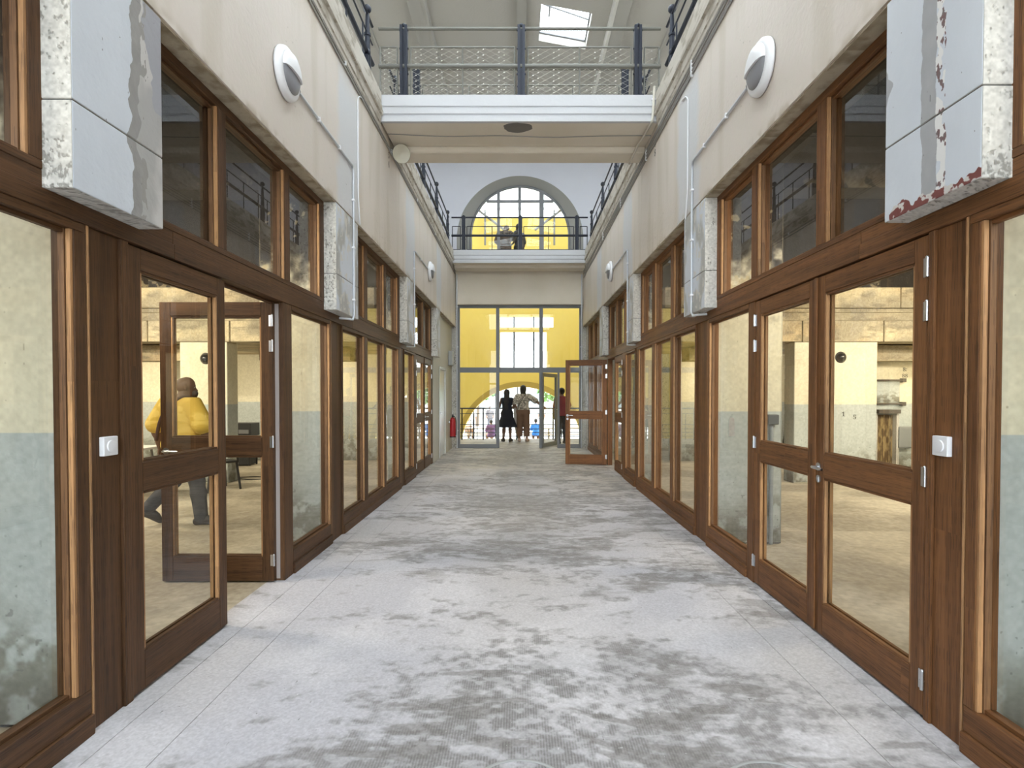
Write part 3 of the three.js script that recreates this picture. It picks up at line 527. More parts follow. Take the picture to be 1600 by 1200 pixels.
// glazed steel screen at the end of the passage
{
  const w = struct('window_' + ++nWin), D = [15.3, 15.38], F = (n, x, y, d = D) => bx(w, n, GREYMETAL, x, y, d, 0.004);
  F('stile', [-1.745, -1.66], [0, 3.97]); F('stile', [1.655, 1.735], [0, 3.97]); F('mullion', [-0.655, -0.565], [0, 3.97]); F('mullion', [0.545, 0.645], [0, 3.97]);
  for (const [a, b] of [[-1.66, -0.655], [-0.565, 0.545], [0.645, 1.655]]) { F('top_rail', [a, b], [3.89, 3.97]); F('transom', [a, b], [2.1, 2.245]); pane(w, 0, [0, 0.01], [0, 0.01], CLEAR).removeFromParent();
    const g = new THREE.PlaneGeometry(b - a, 3.89 - 2.245); g.translate((a + b) / 2, (3.89 + 2.245) / 2, -15.34); part('glass_pane', g, CLEAR, w); }
  for (const [a, b] of [[-1.66, -0.655], [1.05, 1.655]]) { F('bottom_rail', [a, b], [0, 0.11]); const g = new THREE.PlaneGeometry(b - a, 1.99); g.translate((a + b) / 2, 1.105, -15.34); part('glass_pane', g, CLEAR, w); }
  F('stile', [1.05, 1.11], [0.11, 2.1]);
  const dr = struct('door_' + ++nDoor, [0.62, 0, -15.28]); dr.rotation.y = 1.12;   // steel leaf standing open towards the passage
  const q = (n, x, y) => { const g = new THREE.BoxGeometry(x[1] - x[0], y[1] - y[0], 0.05); g.translate((x[0] + x[1]) / 2, (y[0] + y[1]) / 2, 0); part(n, g, GREYMETAL, dr); };
  q('stile', [0, 0.085], [0.015, 2.09]); q('stile', [0.975, 1.06], [0.015, 2.09]); q('top_rail', [0.085, 0.975], [1.99, 2.09]); q('bottom_rail', [0.085, 0.975], [0.015, 0.13]);
  const g = new THREE.PlaneGeometry(0.89, 1.86); g.translate(0.53, 1.06, 0); part('glass_pane', g, CLEAR, dr);
  part('handle', merge([rod([1.02, 1.05, 0.025], [1.02, 1.05, 0.07], 0.009), rod([1.02, 1.05, 0.07], [0.9, 1.05, 0.07], 0.009)]), STEEL, dr);
}
// unseen end of the hall behind the viewer, its glazing added for front light
const wb = struct('wall_back'), BD = [-3.7, -3.4];
for (const s of [-1, 1]) { bx(wb, 'wall_panel', UPWALL, [s * 1.95, s * 9.4], [-0.2, 5.3], BD); bx(wb, 'wall_panel', UPWALL, [s * 2.2, s * 6], [5.3, 9.7], BD); }
bx(wb, 'wall_panel', UPWALL, [-1.95, 1.95], [4.2, 5.5], BD); bx(wb, 'wall_panel', UPWALL, [-2.2, 2.2], [8.8, 9.7], BD);
for (const [x, y0, y1, ms] of [[1.95, 0, 4.2, [-1.92, -0.62, 0.62, 1.92]], [2.2, 5.5, 8.8, [-2.17, -0.73, 0.73, 2.17]]]) { const w = struct('window_' + ++nWin), g = new THREE.PlaneGeometry(2 * x, y1 - y0); g.translate(0, (y0 + y1) / 2, 3.55); part('glass_pane', g, CLEAR, w);
  for (const m of ms) bx(w, 'mullion', GREYMETAL, [m - 0.04, m + 0.04], [y0, y1], [-3.6, -3.5]); bx(w, 'transom', GREYMETAL, [-x, x], [y0 + 2.1, y0 + 2.2], [-3.6, -3.5]); }
bx(struct('floor_outside'), 'ground', OUTDARK, [-70, 70], [-1.4, -1.31], [-60, 90]);

// ---------- side rooms ----------
for (const S of [L, R]) {
  const { s, W } = S, w = struct(s < 0 ? 'wall_left_room' : 'wall_right_room'), X = (a, b) => [s * a, s * b];
  bx(w, 'outer_wall', WALLIN, X(9.1, 9.4), [0, 4.82], [-2.3, 15.4]); bx(w, 'near_wall', WALLIN, X(2.14, 9.4), [0, 4.82], [-2.3, -2.0]);
  const e = s < 0 ? 12.45 : 12.3;
  bx(w, 'end_wall', WALLIN, X(s < 0 ? 2.3 : 3.4, 9.1), [0, 4.82], [e, e + 0.25]);
  for (const [a, b] of s < 0 ? [[2.44, 2.8], [5.54, 5.88], [8.8, 9.05]] : [[2.32, 2.7], [5.48, 5.84], [8.72, 8.92]]) {
    bx(w, 'cross_pier', SOOTY, X(W + 0.102, a > 8 ? 2.12 : 2.62), [0, 4.82], [a, b], 0.02);
    if (a < 8) bx(w, 'cross_beam', SOOTY, X(2.62, 9.1), [3.55, 4.82], [a + 0.02, b - 0.02]);
  }
  for (let x = 2.14, k = 0; x < 9.05; k++) { const x1 = Math.min(9.1, x + 1.15 + 0.35 * vn(k * 3.7, s + 4)); bx(w, 'mezzanine_block', STAINED, X(x, x1 - 0.01), [2.38, 2.74], [9.25, 9.6], 0.012); bx(w, 'mezzanine_block', STAINED, X(x + 0.3, Math.min(9.1, x1 + 0.29)), [2.95, 3.3], [9.28, 9.6], 0.012); x = x1; } bx(w, 'mezzanine_slab', STAINED, X(2.14, 9.1), [2.4, 2.6], [9.6, e]);
  bx(w, 'mezzanine_wall', STAINED, X(2.14, 9.1), [2.74, 2.88], [9.34, 9.6]); bx(w, 'mezzanine_wall', STAINED, X(2.14, 9.1), [2.88, 2.94], [9.3, 9.6]); bx(w, 'mezzanine_wall', SOOTY, X(2.14, 9.1), [3.3, 4.82], [9.32, 9.6]);
  // pillars carrying the mezzanine edge, with a lower lintel beside
  const px = s < 0 ? [[4.92, 5.72], [6.75, 7.4]] : [[4.62, 6.02], [7.1, 7.6]];
  for (const [a, b] of px) bx(w, 'inner_pier', WALLIN, X(a, b), [0, 2.38], [9.27, 9.62], 0.015);
  bx(w, 'lintel', STAINED, X(px[0][1], 9.1), [2.1, 2.38], [9.9, 10.3]); bx(w, 'lintel', STAINED, X(3.2, px[0][0]), [2.14, 2.38], [10.4, 10.9]);
  const wn = struct('trim_' + ++nTrim);
  for (const d of [11.0]) bx(wn, 'end_post', WALLIN, X(6.6, 6.95), [0, 2.38], [d, d + 0.3]);
}
// unseen hanging strip lights, added to brighten the side rooms
const LAMPW = std({ color: rgb(0.8, 0.78, 0.7), roughness: 0.5 }), GLOW = std({ color: rgb(1, 1, 1), emissive: LAMP.color, emissiveIntensity: 5 });
function addedLamp(x, y, d, len, top, I, label, tilt = 0, col = LAMP.color) {  // tilted lamps wash the wall ahead of them
  const g = thing('added_strip_lamp', label, 'lamp', [x, y, -d]), h = new THREE.Group(); h.name = 'lamp_head'; h.rotation.x = -tilt; g.add(h);
  part('housing', new RoundedBoxGeometry(len, 0.06, 0.16, 1, 0.012).translate(0, 0.032, 0), LAMPW, h);
  part('lamp_tube', new THREE.BoxGeometry(len - 0.06, 0.012, 0.12).translate(0, -0.005, 0), GLOW, h);
  if (top - y > 0.1) for (const z of [-len / 3, len / 3]) part('hanger', rod([z, 0.06, 0], [z, top - y, 0], 0.006, 6), GREYMETAL, g);
  const l = new THREE.RectAreaLight(col, I, len - 0.06, 0.12); l.position.set(0, -0.02, 0); l.rotation.x = -PI / 2; h.add(l);
}
const COOL = new THREE.Color().setRGB(1, 0.95, 0.86);  // neutral colour of the near-end lamp, added in place of daylight on the pier
for (const s of [-1, 1]) {
  const side = s < 0 ? 'left' : 'right', I = LAMP.room;
  addedLamp(s * 3.5, 2.95, 0.6, 1.5, 4.82, I, `unseen strip lamp added in the near end of the ${side} room`, -1.0, COOL);
  addedLamp(s * 3.6, 2.95, 3.9, 1.5, 4.82, I * 2.2, `unseen warm strip lamp added in the ${side} room behind the first bay`, -0.8);
  addedLamp(s * 5.9, 2.95, 6.6, 1.5, 4.82, I * 3.6, `unseen warm strip lamp added in the middle of the ${side} room`, -0.9);
  addedLamp(s * 7.6, 2.95, 5.2, 1.5, 4.82, I * 3.6, `unseen warm strip lamp added deep inside the ${side} room`, -0.9);
  addedLamp(s * 4.55, 2.26, 11.2, 0.9, 2.4, I * 2, `unseen warm strip lamp added under the mezzanine of the ${side} room`, -0.6);
  addedLamp(s * 8.0, 2.25, s < 0 ? 10.9 : 9.78, 1.1, 2.39, I * 2, `unseen warm strip lamp added deep under the mezzanine of the ${side} room`, -0.6);
}

// ---------- atrium and street beyond the screen ----------
{
  const w = struct('wall_atrium');
  for (const s of [-1, 1]) { bx(w, 'side_wall', YELLOW, [s * 6.4, s * 6.8], [-1.2, 10.4], [15.6, 26.5]); bx(w, 'near_wall', YELLOW, [s * 6.0, s * 6.4], [5, 10.4], [15.6, 16.0]); }
  bx(w, 'near_parapet', YELLOW, [-6.4, 6.4], [9.3, 10.4], [15.78, 16.1]);
  const sh = new THREE.Shape([[-6.4, -1.05], [6.4, -1.05], [6.4, 9.8], [-6.4, 9.8]].map(([x, y]) => new THREE.Vector2(x, y)));
  const a = []; for (let i = 0; i <= 40; i++) a.push(new THREE.Vector2(0.1 + 2.88 * Math.cos(PI * i / 40), -1.0 + 2.84 * Math.sin(PI * i / 40))); sh.holes.push(new THREE.Path(a));
  for (const [x0, x1, y0, y1] of [[-0.92, 1.28, 2.7, 4.46], [-0.92, 1.6, 4.66, 5.18]]) sh.holes.push(new THREE.Path([[x0, y0], [x1, y0], [x1, y1], [x0, y1]].map(([x, y]) => new THREE.Vector2(x, y))));
  const g = new THREE.ExtrudeGeometry(sh, { depth: 0.55, bevelEnabled: false, curveSegments: 40 }); g.translate(0, 0, -26.55); uvBox(g, 'world'); part('arched_wall', g, YELLOW, w);
  { const b = new THREE.Shape(); b.absarc(0.1, -1.0, 3.1, 0, PI, false); b.lineTo(-2.78, -1.0); b.absarc(0.1, -1.0, 2.86, PI, 0, true); b.lineTo(3.2, -1.0); const e = new THREE.ExtrudeGeometry(b, { depth: 0.05, bevelEnabled: false, curveSegments: 40 }); e.translate(0, 0, -26.0); part('arch_band', e, OCHRE, w); }
  const w2 = struct('window_' + ++nWin);  // window and its openings built in place of a skylight reflection
  for (const x of [-0.27, 0.67]) bx(w2, 'mullion', IRON, [x - 0.04, x + 0.04], [2.75, 5.18], [26.25, 26.32]);
  { const p = new THREE.PlaneGeometry(2.5, 2.45); p.translate(0.34, 3.96, -26.3); part('glass_pane', p, CLEAR, w2); }
  // iron bars of the arch
  const grille = struct('window_' + ++nWin);
  for (const x of [-2.2, -1.15, -0.1, 0.95, 2.0]) bx(grille, 'bar', IRON, [x - 0.025, x + 0.025], [-1.05, -1.0 + Math.sqrt(2.85 ** 2 - x * x) - 0.02], [26.2, 26.25]);
  // terrace parapet slab edge and lower court
  const f2 = struct('floor_court'); bx(f2, 'court_floor', OUTDARK, [-6.4, 6.4], [-1.3, -1.05], [18.6, 27]); bx(f2, 'terrace_edge', BRIDGE, [-6.4, 6.4], [-1.05, -0.2], [18.45, 18.6]);
  const street = struct('floor_street'); bx(street, 'street', std({ color: rgb(0.5, 0.5, 0.48), roughness: 0.9 }), [-45, 45], [-1.3, -1.06], [27, 75]);
  // glazed roof on steel
  const rf = struct('ceiling_atrium');
  const DIMGLASS = new THREE.MeshPhysicalMaterial({ color: rgb(0.45, 0.45, 0.43), roughness: 0, transmission: 1, thickness: 0, ior: 1.4 });  // grey tint added to cut the sky light reaching the yellow walls
  { const p = new THREE.PlaneGeometry(12.8, 10.6); p.rotateX(-PI / 2); p.translate(0, 10.35, -21.2); part('glass_roof', p, DIMGLASS, rf); }
  for (let x = -6; x <= 6; x += 2) bx(rf, 'roof_rafter', WHITEP, [x - 0.03, x + 0.03], [10.1, 10.3], [16, 26.5]);
  for (let d = 17.5; d < 26; d += 4) bx(rf, 'roof_purlin', WHITEP, [-6.4, 6.4], [9.98, 10.1], [d - 0.03, d + 0.03]);
  for (const s of [-1, 1]) part('brace', rod([s * 1.9, 10.0, -25.6], [s * 0.7, 9.1, -25.6], 0.06, 6), GREYMETAL, rf), part('brace', rod([s * 1.6, 10.0, -25.6], [s * 1.6, 8.4, -25.6], 0.05, 6), GREYMETAL, rf);
  bx(struct('floor_balcony'), 'balcony_slab', BRIDGE, [-2.4, 2.4], [5.02, 5.2], [16.03, 18.2]);
}
{ // railing of the terrace
  const g = thing('terrace_railing', 'dark metal railing across the bright terrace behind the two standing women', 'railing', [0, 0, -18.1]);
  part('handrail', rod([-4.5, 1.035, 0], [4.5, 1.035, 0], 0.022, 8), IRON, g);
  for (const y of [0.86, 0.5, 0.36, 0.24, 0.12]) part('rail', rod([-4.5, y, 0], [4.5, y, 0], y > 0.8 ? 0.011 : 0.013, 6), IRON, g);
  for (const x of [-3.9, -2.9, -1.9, -1.2, -0.1, 1.1, 2.0, 2.9, 3.9]) part('post', rod([x, 0, 0], [x, 1.03, 0], 0.024, 8), IRON, g);
  for (const x of [-1.62, -1.5, -1.4]) part('picket', rod([x, 0, 0], [x, 0.86, 0], 0.012, 6), IRON, g);
}

// ---------- fittings ----------
const DIFF = std({ color: rgb(0.24, 0.24, 0.26), roughness: 0.35 });
function bulkhead(S, y, d, label) {
  const g = thing('bulkhead_lamp', label, 'lamp', [S.s * S.P, y, -d], -S.s * PI / 2);   // local z leaves the wall
  const la = (pts, a0, a1) => { const q = new THREE.LatheGeometry(pts.map(([r, h]) => new THREE.Vector2(r, h)), 40, a0, a1); q.rotateX(PI / 2); return q; };
  part('base_ring', la([[0.001, 0.004], [0.188, 0.004], [0.19, 0.02], [0.186, 0.042], [0.172, 0.055], [0.15, 0.058], [0.001, 0.058]], 0, 2 * PI), WHITEP, g);
  const dome = [[0.15, 0.056], [0.147, 0.072], [0.13, 0.09], [0.09, 0.102], [0.04, 0.106], [0.001, 0.107]];
  const hood = la(dome, PI / 2 + 0.0, PI); part('hood', hood, WHITEP, g);
  const hs = new THREE.Shape([...dome.map(([r, h]) => new THREE.Vector2(r, h)), ...dome.slice().reverse().map(([r, h]) => new THREE.Vector2(-r, h))]);
  const he = new THREE.ExtrudeGeometry(hs, { depth: 0.006, bevelEnabled: false }); he.rotateX(-PI / 2); he.rotateX(PI); he.rotateX(PI); // stands in the x-z plane
  const p = he.attributes.position; for (let i = 0; i < p.count; i++) { const zz = Math.abs(p.getZ(i)); p.setXYZ(i, p.getX(i), p.getY(i) - 0.003, zz); } he.computeVertexNormals(); part('hood_edge', he, WHITEP, g);
  part('diffuser', la([[0.143, 0.056], [0.14, 0.066], [0.12, 0.08], [0.07, 0.088], [0.001, 0.09]], -PI / 2, PI), DIFF, g);
  part('cable_gland', rod([0, 0, 0.016], [-S.s * 0.235, 0, 0.016], 0.014, 10, 0.02).applyMatrix4(new THREE.Matrix4()), DIFF, g);
}
bulkhead(L, 3.9, 4.17, 'round white half hooded wall lamp on the left wall, the nearer of the two there');
bulkhead(R, 3.83, 3.97, 'round white half hooded wall lamp on the right wall, the nearer of the two there');
bulkhead(L, 3.9, 10.8, 'small looking round white wall lamp far along the left wall');
bulkhead(R, 3.83, 10.49, 'small looking round white wall lamp far along the right wall');
const GALV = std({ color: rgb(0.6, 0.62, 0.66), roughness: 0.4, metalness: 0.2 });
function conduit(label, x, pts, clips, r = 0.0115, mat = GALV, name = 'conduit') {
  const g = thing(name, label, name === 'cable' ? 'cable' : 'conduit');
  part('pipe', tube(pts.map(([y, d, dx = 0]) => [x + dx, y, -d]), r, 8, 0.06, pts.length * 5), mat, g);
  for (const [y, d, up] of clips) part('clip', new RoundedBoxGeometry(0.03, up ? 0.02 : 0.045, up ? 0.045 : 0.02, 1, 0.003).translate(x, y, -d), WHITEP, g);
}
for (const S of [L, R]) {
  const s = S.s, w = s < 0 ? 'left' : 'right', x = s * (S.P - 0.014), [y, a, b, y2, c, e] = s < 0 ? [3.9, 4.4, 5.855, 3.9, 10.6, 9.225] : [3.83, 4.2, 5.57, 3.83, 10.3, 8.88], o = -s * -0.09;
  conduit(`thin conduit from the nearer ${w} wall lamp to the pillar, then straight down it`, x, [[y, a], [y, b - 0.03], [y - 0.03, b], [2.32, b], [2.285, b - 0.02], [2.28, b - 0.12], [2.28, b - 0.2, o]], [[y, a + 0.45], [y, a + 1.0], [3.55, b, 1], [3.05, b, 1], [2.5, b, 1]]);
  conduit(`thin conduit beside the third pillar of the ${w} wall, running to the far lamp`, x, [[y2, c], [y2, e + 0.03], [y2 - 0.03, e], [2.33, e], [2.285, e - 0.02], [2.28, e - 0.2, o]], [[y2, e + 0.6], [3.6, e, 1], [3.0, e, 1], [2.5, e, 1]]);
  const [ct, cb, cd] = s < 0 ? [4.77, 3.37, 6.04] : [4.6, 3.33, 5.73];
  conduit(`white cable hanging down the plaster of the ${w} wall next to the near conduit`, x + s * 0.004, [[ct + 0.03, cd + 0.2], [ct + 0.02, cd + 0.1], [ct - 0.06, cd], [cb + 0.3, cd], [cb, cd + 0.06]], [], 0.0075, WHITEP, 'cable');
  const ys = s < 0 ? [4.83, 4.795] : [4.84, 4.8, 4.755, 4.72];
  ys.forEach((yy, i) => {
    const p = []; for (let d = -3; d <= 15; d += 0.75) p.push([yy + 0.012 * (fbm(d * 0.7 + i * 9, s + 3, 2) - 0.5) * 2 - 0.02 * sst(8, 15, d) * i, d]);
    conduit(`${['topmost', 'second', 'third', 'lowest'][s < 0 && i ? 3 : i]} of the cables clipped under the ${w} cornice`, x + s * 0.004, p, s < 0 && i ? [] : [[yy, 2.6], [yy, 4.2], [yy, 5.6], [yy, 7.6], [yy, 9.5], [yy, 11.5]], 0.009, CABLE, 'cable');
  });
}
tag(part('cable', tube([[-1.735, 4.922, -7.3], [-1.0, 4.918, -7.36], [-0.3, 4.922, -7.35], [0.4, 4.916, -7.38], [1.1, 4.922, -7.36], [1.735, 4.92, -7.34]], 0.006, 6, 0.5, 40), CABLE, scene), 'thin wire strung across the underside of the footbridge', 'cable');
{ const g = thing('conduit', 'beige pipe bending down the right end of the footbridge', 'conduit');
  part('pipe', tube([[1.69, 5.36, -6.975], [1.685, 5.24, -6.975], [1.67, 5.02, -6.96], [1.655, 4.91, -6.97], [1.64, 4.905, -7.25], [1.6, 4.87, -7.5], [1.57, 4.81, -7.68], [1.57, 4.805, -7.95]], 0.016, 8, 0.3, 60), std({ color: rgb(0.6, 0.56, 0.48), roughness: 0.5 }), g);
  part('clip', new THREE.BoxGeometry(0.06, 0.02, 0.02).translate(1.685, 5.2, -6.975), WHITEP, g); }
{ const g = thing('horn_speaker', 'cream round horn under the left end of the footbridge', 'speaker', [-1.63, 4.8, -7.62], 0.5); g.rotation.x = 0.35;
  const q = new THREE.LatheGeometry([[0.012, -0.12], [0.02, -0.1], [0.03, -0.06], [0.065, -0.02], [0.12, 0.02], [0.125, 0.03], [0.115, 0.028], [0.06, -0.01], [0.001, -0.03]].map(([r, h]) => new THREE.Vector2(r, h)), 28); q.rotateX(PI / 2);
  part('horn', q, std({ color: rgb(0.66, 0.63, 0.52), roughness: 0.5 }), g); part('bracket', new THREE.BoxGeometry(0.03, 0.09, 0.03).translate(0, 0.03, -0.1), CABLE, g); }
// round dials on square plates on the posts
for (const [S, y, d, w] of [[L, 1.262, 2.527, 'left'], [R, 1.272, 2.42, 'right']]) {
  const g = thing('wall_switch', `white square wall switch with a round dial on the ${w} wooden post`, 'switch', [S.s * (S.W + 0.012), y, -d], -S.s * PI / 2);
  part('plate', new RoundedBoxGeometry(0.088, 0.088, 0.024, 2, 0.004).translate(0, 0, 0.0125), WHITEP, g);
  part('dial', new THREE.LatheGeometry([[0.027, 0.024], [0.027, 0.029], [0.0255, 0.031], [0.001, 0.0315]].map(([r, h]) => new THREE.Vector2(r, h)), 32).rotateX(PI / 2), WHITEP, g);
}
{ const g = thing('fire_extinguisher', 'red fire extinguisher hung on the left wall near the glazed screen', 'extinguisher', [-1.77, 0.36, -14.55]);
  const RED = std({ color: rgb(0.42, 0.012, 0.02), roughness: 0.3 });
  part('cylinder', new THREE.LatheGeometry([[0.001, 0], [0.07, 0], [0.078, 0.02], [0.078, 0.44], [0.06, 0.5], [0.03, 0.53], [0.001, 0.53]].map(([r, h]) => new THREE.Vector2(r, h)), 24), RED, g);
  part('valve', merge([new THREE.CylinderGeometry(0.022, 0.025, 0.07, 12).translate(0, 0.56, 0), new THREE.BoxGeometry(0.02, 0.02, 0.12).translate(0, 0.6, 0.03), new THREE.BoxGeometry(0.02, 0.012, 0.1).translate(0, 0.57, 0.05)]), BLACK, g);
  part('hose', tube([[0, 0.57, 0.03], [0.06, 0.54, 0.05], [0.092, 0.4, 0.03], [0.09, 0.15, 0.02], [0.085, 0.06, 0.02]], 0.011, 8, 0.5), BLACK, g);
  part('base_band', new THREE.CylinderGeometry(0.08, 0.08, 0.03, 24).translate(0, 0.015, 0), BLACK, g); part('bracket', new THREE.BoxGeometry(0.05, 0.05, 0.03).rotateY(PI / 2).translate(-0.09, 0.4, 0), STEEL, g); }
{ const g = thing('junction_box', 'grey metal junction box high on the left wall end', 'box', [-1.858, 2.26, -14.6]);
  part('case', new RoundedBoxGeometry(0.1, 0.38, 0.26, 1, 0.01).translate(0.035, 0.19, 0), std({ color: rgb(0.42, 0.42, 0.4), roughness: 0.5 }), g); part('lid', new RoundedBoxGeometry(0.012, 0.34, 0.22, 1, 0.004).translate(0.091, 0.19, 0), std({ color: rgb(0.47, 0.47, 0.45), roughness: 0.5 }), g); }

// ---------- things in the side rooms ----------
function table(label, x0, x1, d0, d1) {
  const g = thing('folding_table', label, 'table', [(x0 + x1) / 2, 0, -(d0 + d1) / 2]), w = x1 - x0, l = d1 - d0;
  part('tabletop', new RoundedBoxGeometry(w, 0.035, l, 1, 0.01).translate(0, 0.735, 0), std({ color: rgb(0.72, 0.7, 0.66), roughness: 0.5 }), g);
  for (const i of [-1, 1]) { for (const j of [-1, 1]) part('leg', rod([i * (w / 2 - 0.16), 0.72, j * (l / 2 - 0.08)], [i * (w / 2 - 0.07), 0, j * (l / 2 - 0.05)], 0.018, 8), GREYMETAL, g); part('brace', rod([i * (w / 2 - 0.1), 0.25, -l / 2 + 0.06], [i * (w / 2 - 0.1), 0.25, l / 2 - 0.06], 0.012, 8), GREYMETAL, g); }
}
table('white folding table at the left edge of the left room, beside the walking man', -7.0, -5.22, 7.35, 8.1);
function chair(label, x, d, turn) {
  const g = thing('plastic_chair', label, 'chair', [x, 0, -d], turn);
  part('seat', new RoundedBoxGeometry(0.46, 0.03, 0.44, 2, 0.014).translate(0, 0.44, 0), BLACK, g);
  const b = new RoundedBoxGeometry(0.46, 0.46, 0.025, 2, 0.012); b.rotateX(-0.2); b.translate(0, 0.66, -0.26); part('backrest', b, BLACK, g);
  for (const i of [-1, 1]) { part('leg', rod([i * 0.2, 0.44, 0.19], [i * 0.24, 0, 0.23], 0.018, 8), BLACK, g); part('leg', rod([i * 0.2, 0.44, -0.19], [i * 0.24, 0, -0.27], 0.018, 8), BLACK, g);
    part('armrest', tube([[i * 0.22, 0.45, 0.2], [i * 0.25, 0.66, 0.16], [i * 0.25, 0.67, -0.05], [i * 0.22, 0.68, -0.25]], 0.016, 8, 0.3), BLACK, g); }
}
chair('black plastic armchair seen through the right doors near the white pier', 5.72, 11.4, -1.9);
chair('dark chair standing behind the walking man in the left room', -4.75, 8.65, 2.5);
{ const g = thing('equipment_cabinet', 'dark low equipment cabinet by the back wall of the left room', 'cabinet', [-5.82, 0, -11.65]);
  part('body', merge([new RoundedBoxGeometry(0.44, 0.27, 0.4, 1, 0.01).translate(0, 0.76, 0), new RoundedBoxGeometry(0.4, 0.16, 0.36, 1, 0.01).translate(-0.03, 0.1, 0)]), BLACK, g);
  for (const i of [-1, 1]) for (const j of [-1, 1]) part('leg', new THREE.BoxGeometry(0.03, 0.63, 0.03).translate(i * 0.17, 0.32, j * 0.15), BLACK, g);
  part('tray', new THREE.BoxGeometry(0.2, 0.08, 0.06).translate(0.08, 0.72, 0.2), GREYMETAL, g); }
tag(part('cable', tube([[-5.0, 0.008, -9.75], [-4.7, 0.008, -9.6], [-4.5, 0.008, -9.75], [-4.75, 0.008, -9.95], [-5.05, 0.008, -9.85], [-5.2, 0.008, -9.7]], 0.008, 6, 0.5, 40), BLACK, scene), 'loose black cable looped on the floor of the left room', 'cable');
for (const [s, x, y] of [[-1, -5.28, 2.1], [1, 5.4, 2.12]]) { const g = thing('round_fitting', `round black fitting high on the inner pier of the ${s < 0 ? 'left' : 'right'} room`, 'fitting', [x, y, -9.27]);
  part('dome', new THREE.SphereGeometry(0.085, 20, 14, 0, 2 * PI, 0, PI / 2).rotateX(PI / 2), std({ color: rgb(0.03, 0.03, 0.03), roughness: 0.2 }), g); part('rim', new THREE.TorusGeometry(0.085, 0.012, 8, 24), BLACK, g); }
{ const g = thing('electrical_box', 'dark electrical box with a pipe on the white pier inside the right doors', 'box', [2.5, 1.2, -5.475]);
  part('case', new RoundedBoxGeometry(0.11, 0.1, 0.07, 1, 0.01).translate(0, 0.05, 0.03), std({ color: rgb(0.1, 0.11, 0.12), roughness: 0.5 }), g); part('pipe', rod([0.0, 0.01, 0.02], [0.0, -1.19, 0.02], 0.02, 8), std({ color: rgb(0.32, 0.35, 0.37), roughness: 0.6 }), g); }
// the recess wall of the right room with an old tap niche and rack
const DARKW = std({ color: rgb(0.08, 0.065, 0.05), roughness: 0.7 });
{ const w = struct('wall_right_recess'); bx(w, 'recess_wall', WALLIN, [5.78, 9.1], [0, 2.1], [10.3, 10.5]); bx(w, 'recess_wall', STAINED, [5.78, 9.1], [2.1, 2.39], [10.25, 10.5]);
  const wr = scene.getObjectByName('wall_right_room'); stencil(wr, '5', 0.075, [5.64, 1.08, -9.2675], 0); stencil(wr, '1', 0.075, [5.45, 1.13, -9.2675], 0); stencil(w, '8:', 0.07, [7.2, 1.93, -10.2985], 0); stencil(w, '88', 0.07, [7.2, 1.81, -10.2985], 0);
  const g = thing('wall_rack', 'wooden wall rack of two dark bars in the right room recess', 'rack', [6.8, 1.26, -10.3]);
  for (const y of [0.06, 0.5]) { part('bar', rod([-0.36, y, 0.07], [0.36, y, 0.07], 0.016, 8), DARKW, g); for (const i of [-1, 1]) part('bracket', new THREE.BoxGeometry(0.07, 0.07, 0.085).translate(i * 0.34, y, 0.043), DARKW, g); }
  part('board', new THREE.BoxGeometry(0.6, 0.4, 0.012).translate(0, 0.28, 0.006), WALLIN, g);
  const f = thing('wall_niche', 'stained brown niche with a dark shelf in the right room recess', 'niche', [6.8, 0, -10.3]);
  part('shelf', new THREE.BoxGeometry(0.4, 0.07, 0.2).translate(0, 1.18, 0.1), DARKW, f); for (const i of [-1, 1]) part('side', new THREE.BoxGeometry(0.05, 1.14, 0.12).translate(i * 0.2, 0.57, 0.06), RAW, f);
  part('back', new THREE.BoxGeometry(0.36, 1.1, 0.012).translate(0, 0.57, 0.006), std({ map: tex(128, 256, 0.4, 1.2, (x, y) => mix3([150, 130, 90], [92, 74, 50], sst(0.35, 0.65, fbm(x * 14, y * 9, 4)))), roughness: 0.9 }), f);
  const b = thing('meter_box', 'grey square box low on the right room recess wall', 'box', [7.15, 0.5, -10.3]); part('case', new RoundedBoxGeometry(0.3, 0.4, 0.12, 1, 0.01).translate(0, 0.2, 0.06), std({ color: rgb(0.22, 0.23, 0.23), roughness: 0.6 }), b); part('lid', new RoundedBoxGeometry(0.26, 0.36, 0.012, 1, 0.004).translate(0, 0.2, 0.124), std({ color: rgb(0.26, 0.27, 0.27), roughness: 0.6 }), b); }

for (const [s, x] of [[-1, -1.725], [1, 1.7]]) { const g = thing('conduit', `vertical grey pipe in the far ${s < 0 ? 'left' : 'right'} corner beside the glazed screen`, 'conduit', [x, 0, -15.13]);
  part('pipe', rod([0, 0.02, 0], [0, 4.78, 0], 0.018, 8), GALV, g); for (const y of [0.5, 1.6, 2.8, 3.9]) part('clip', new THREE.BoxGeometry(0.06, 0.03, 0.05).translate(0, y, -0.01), GALV, g); }

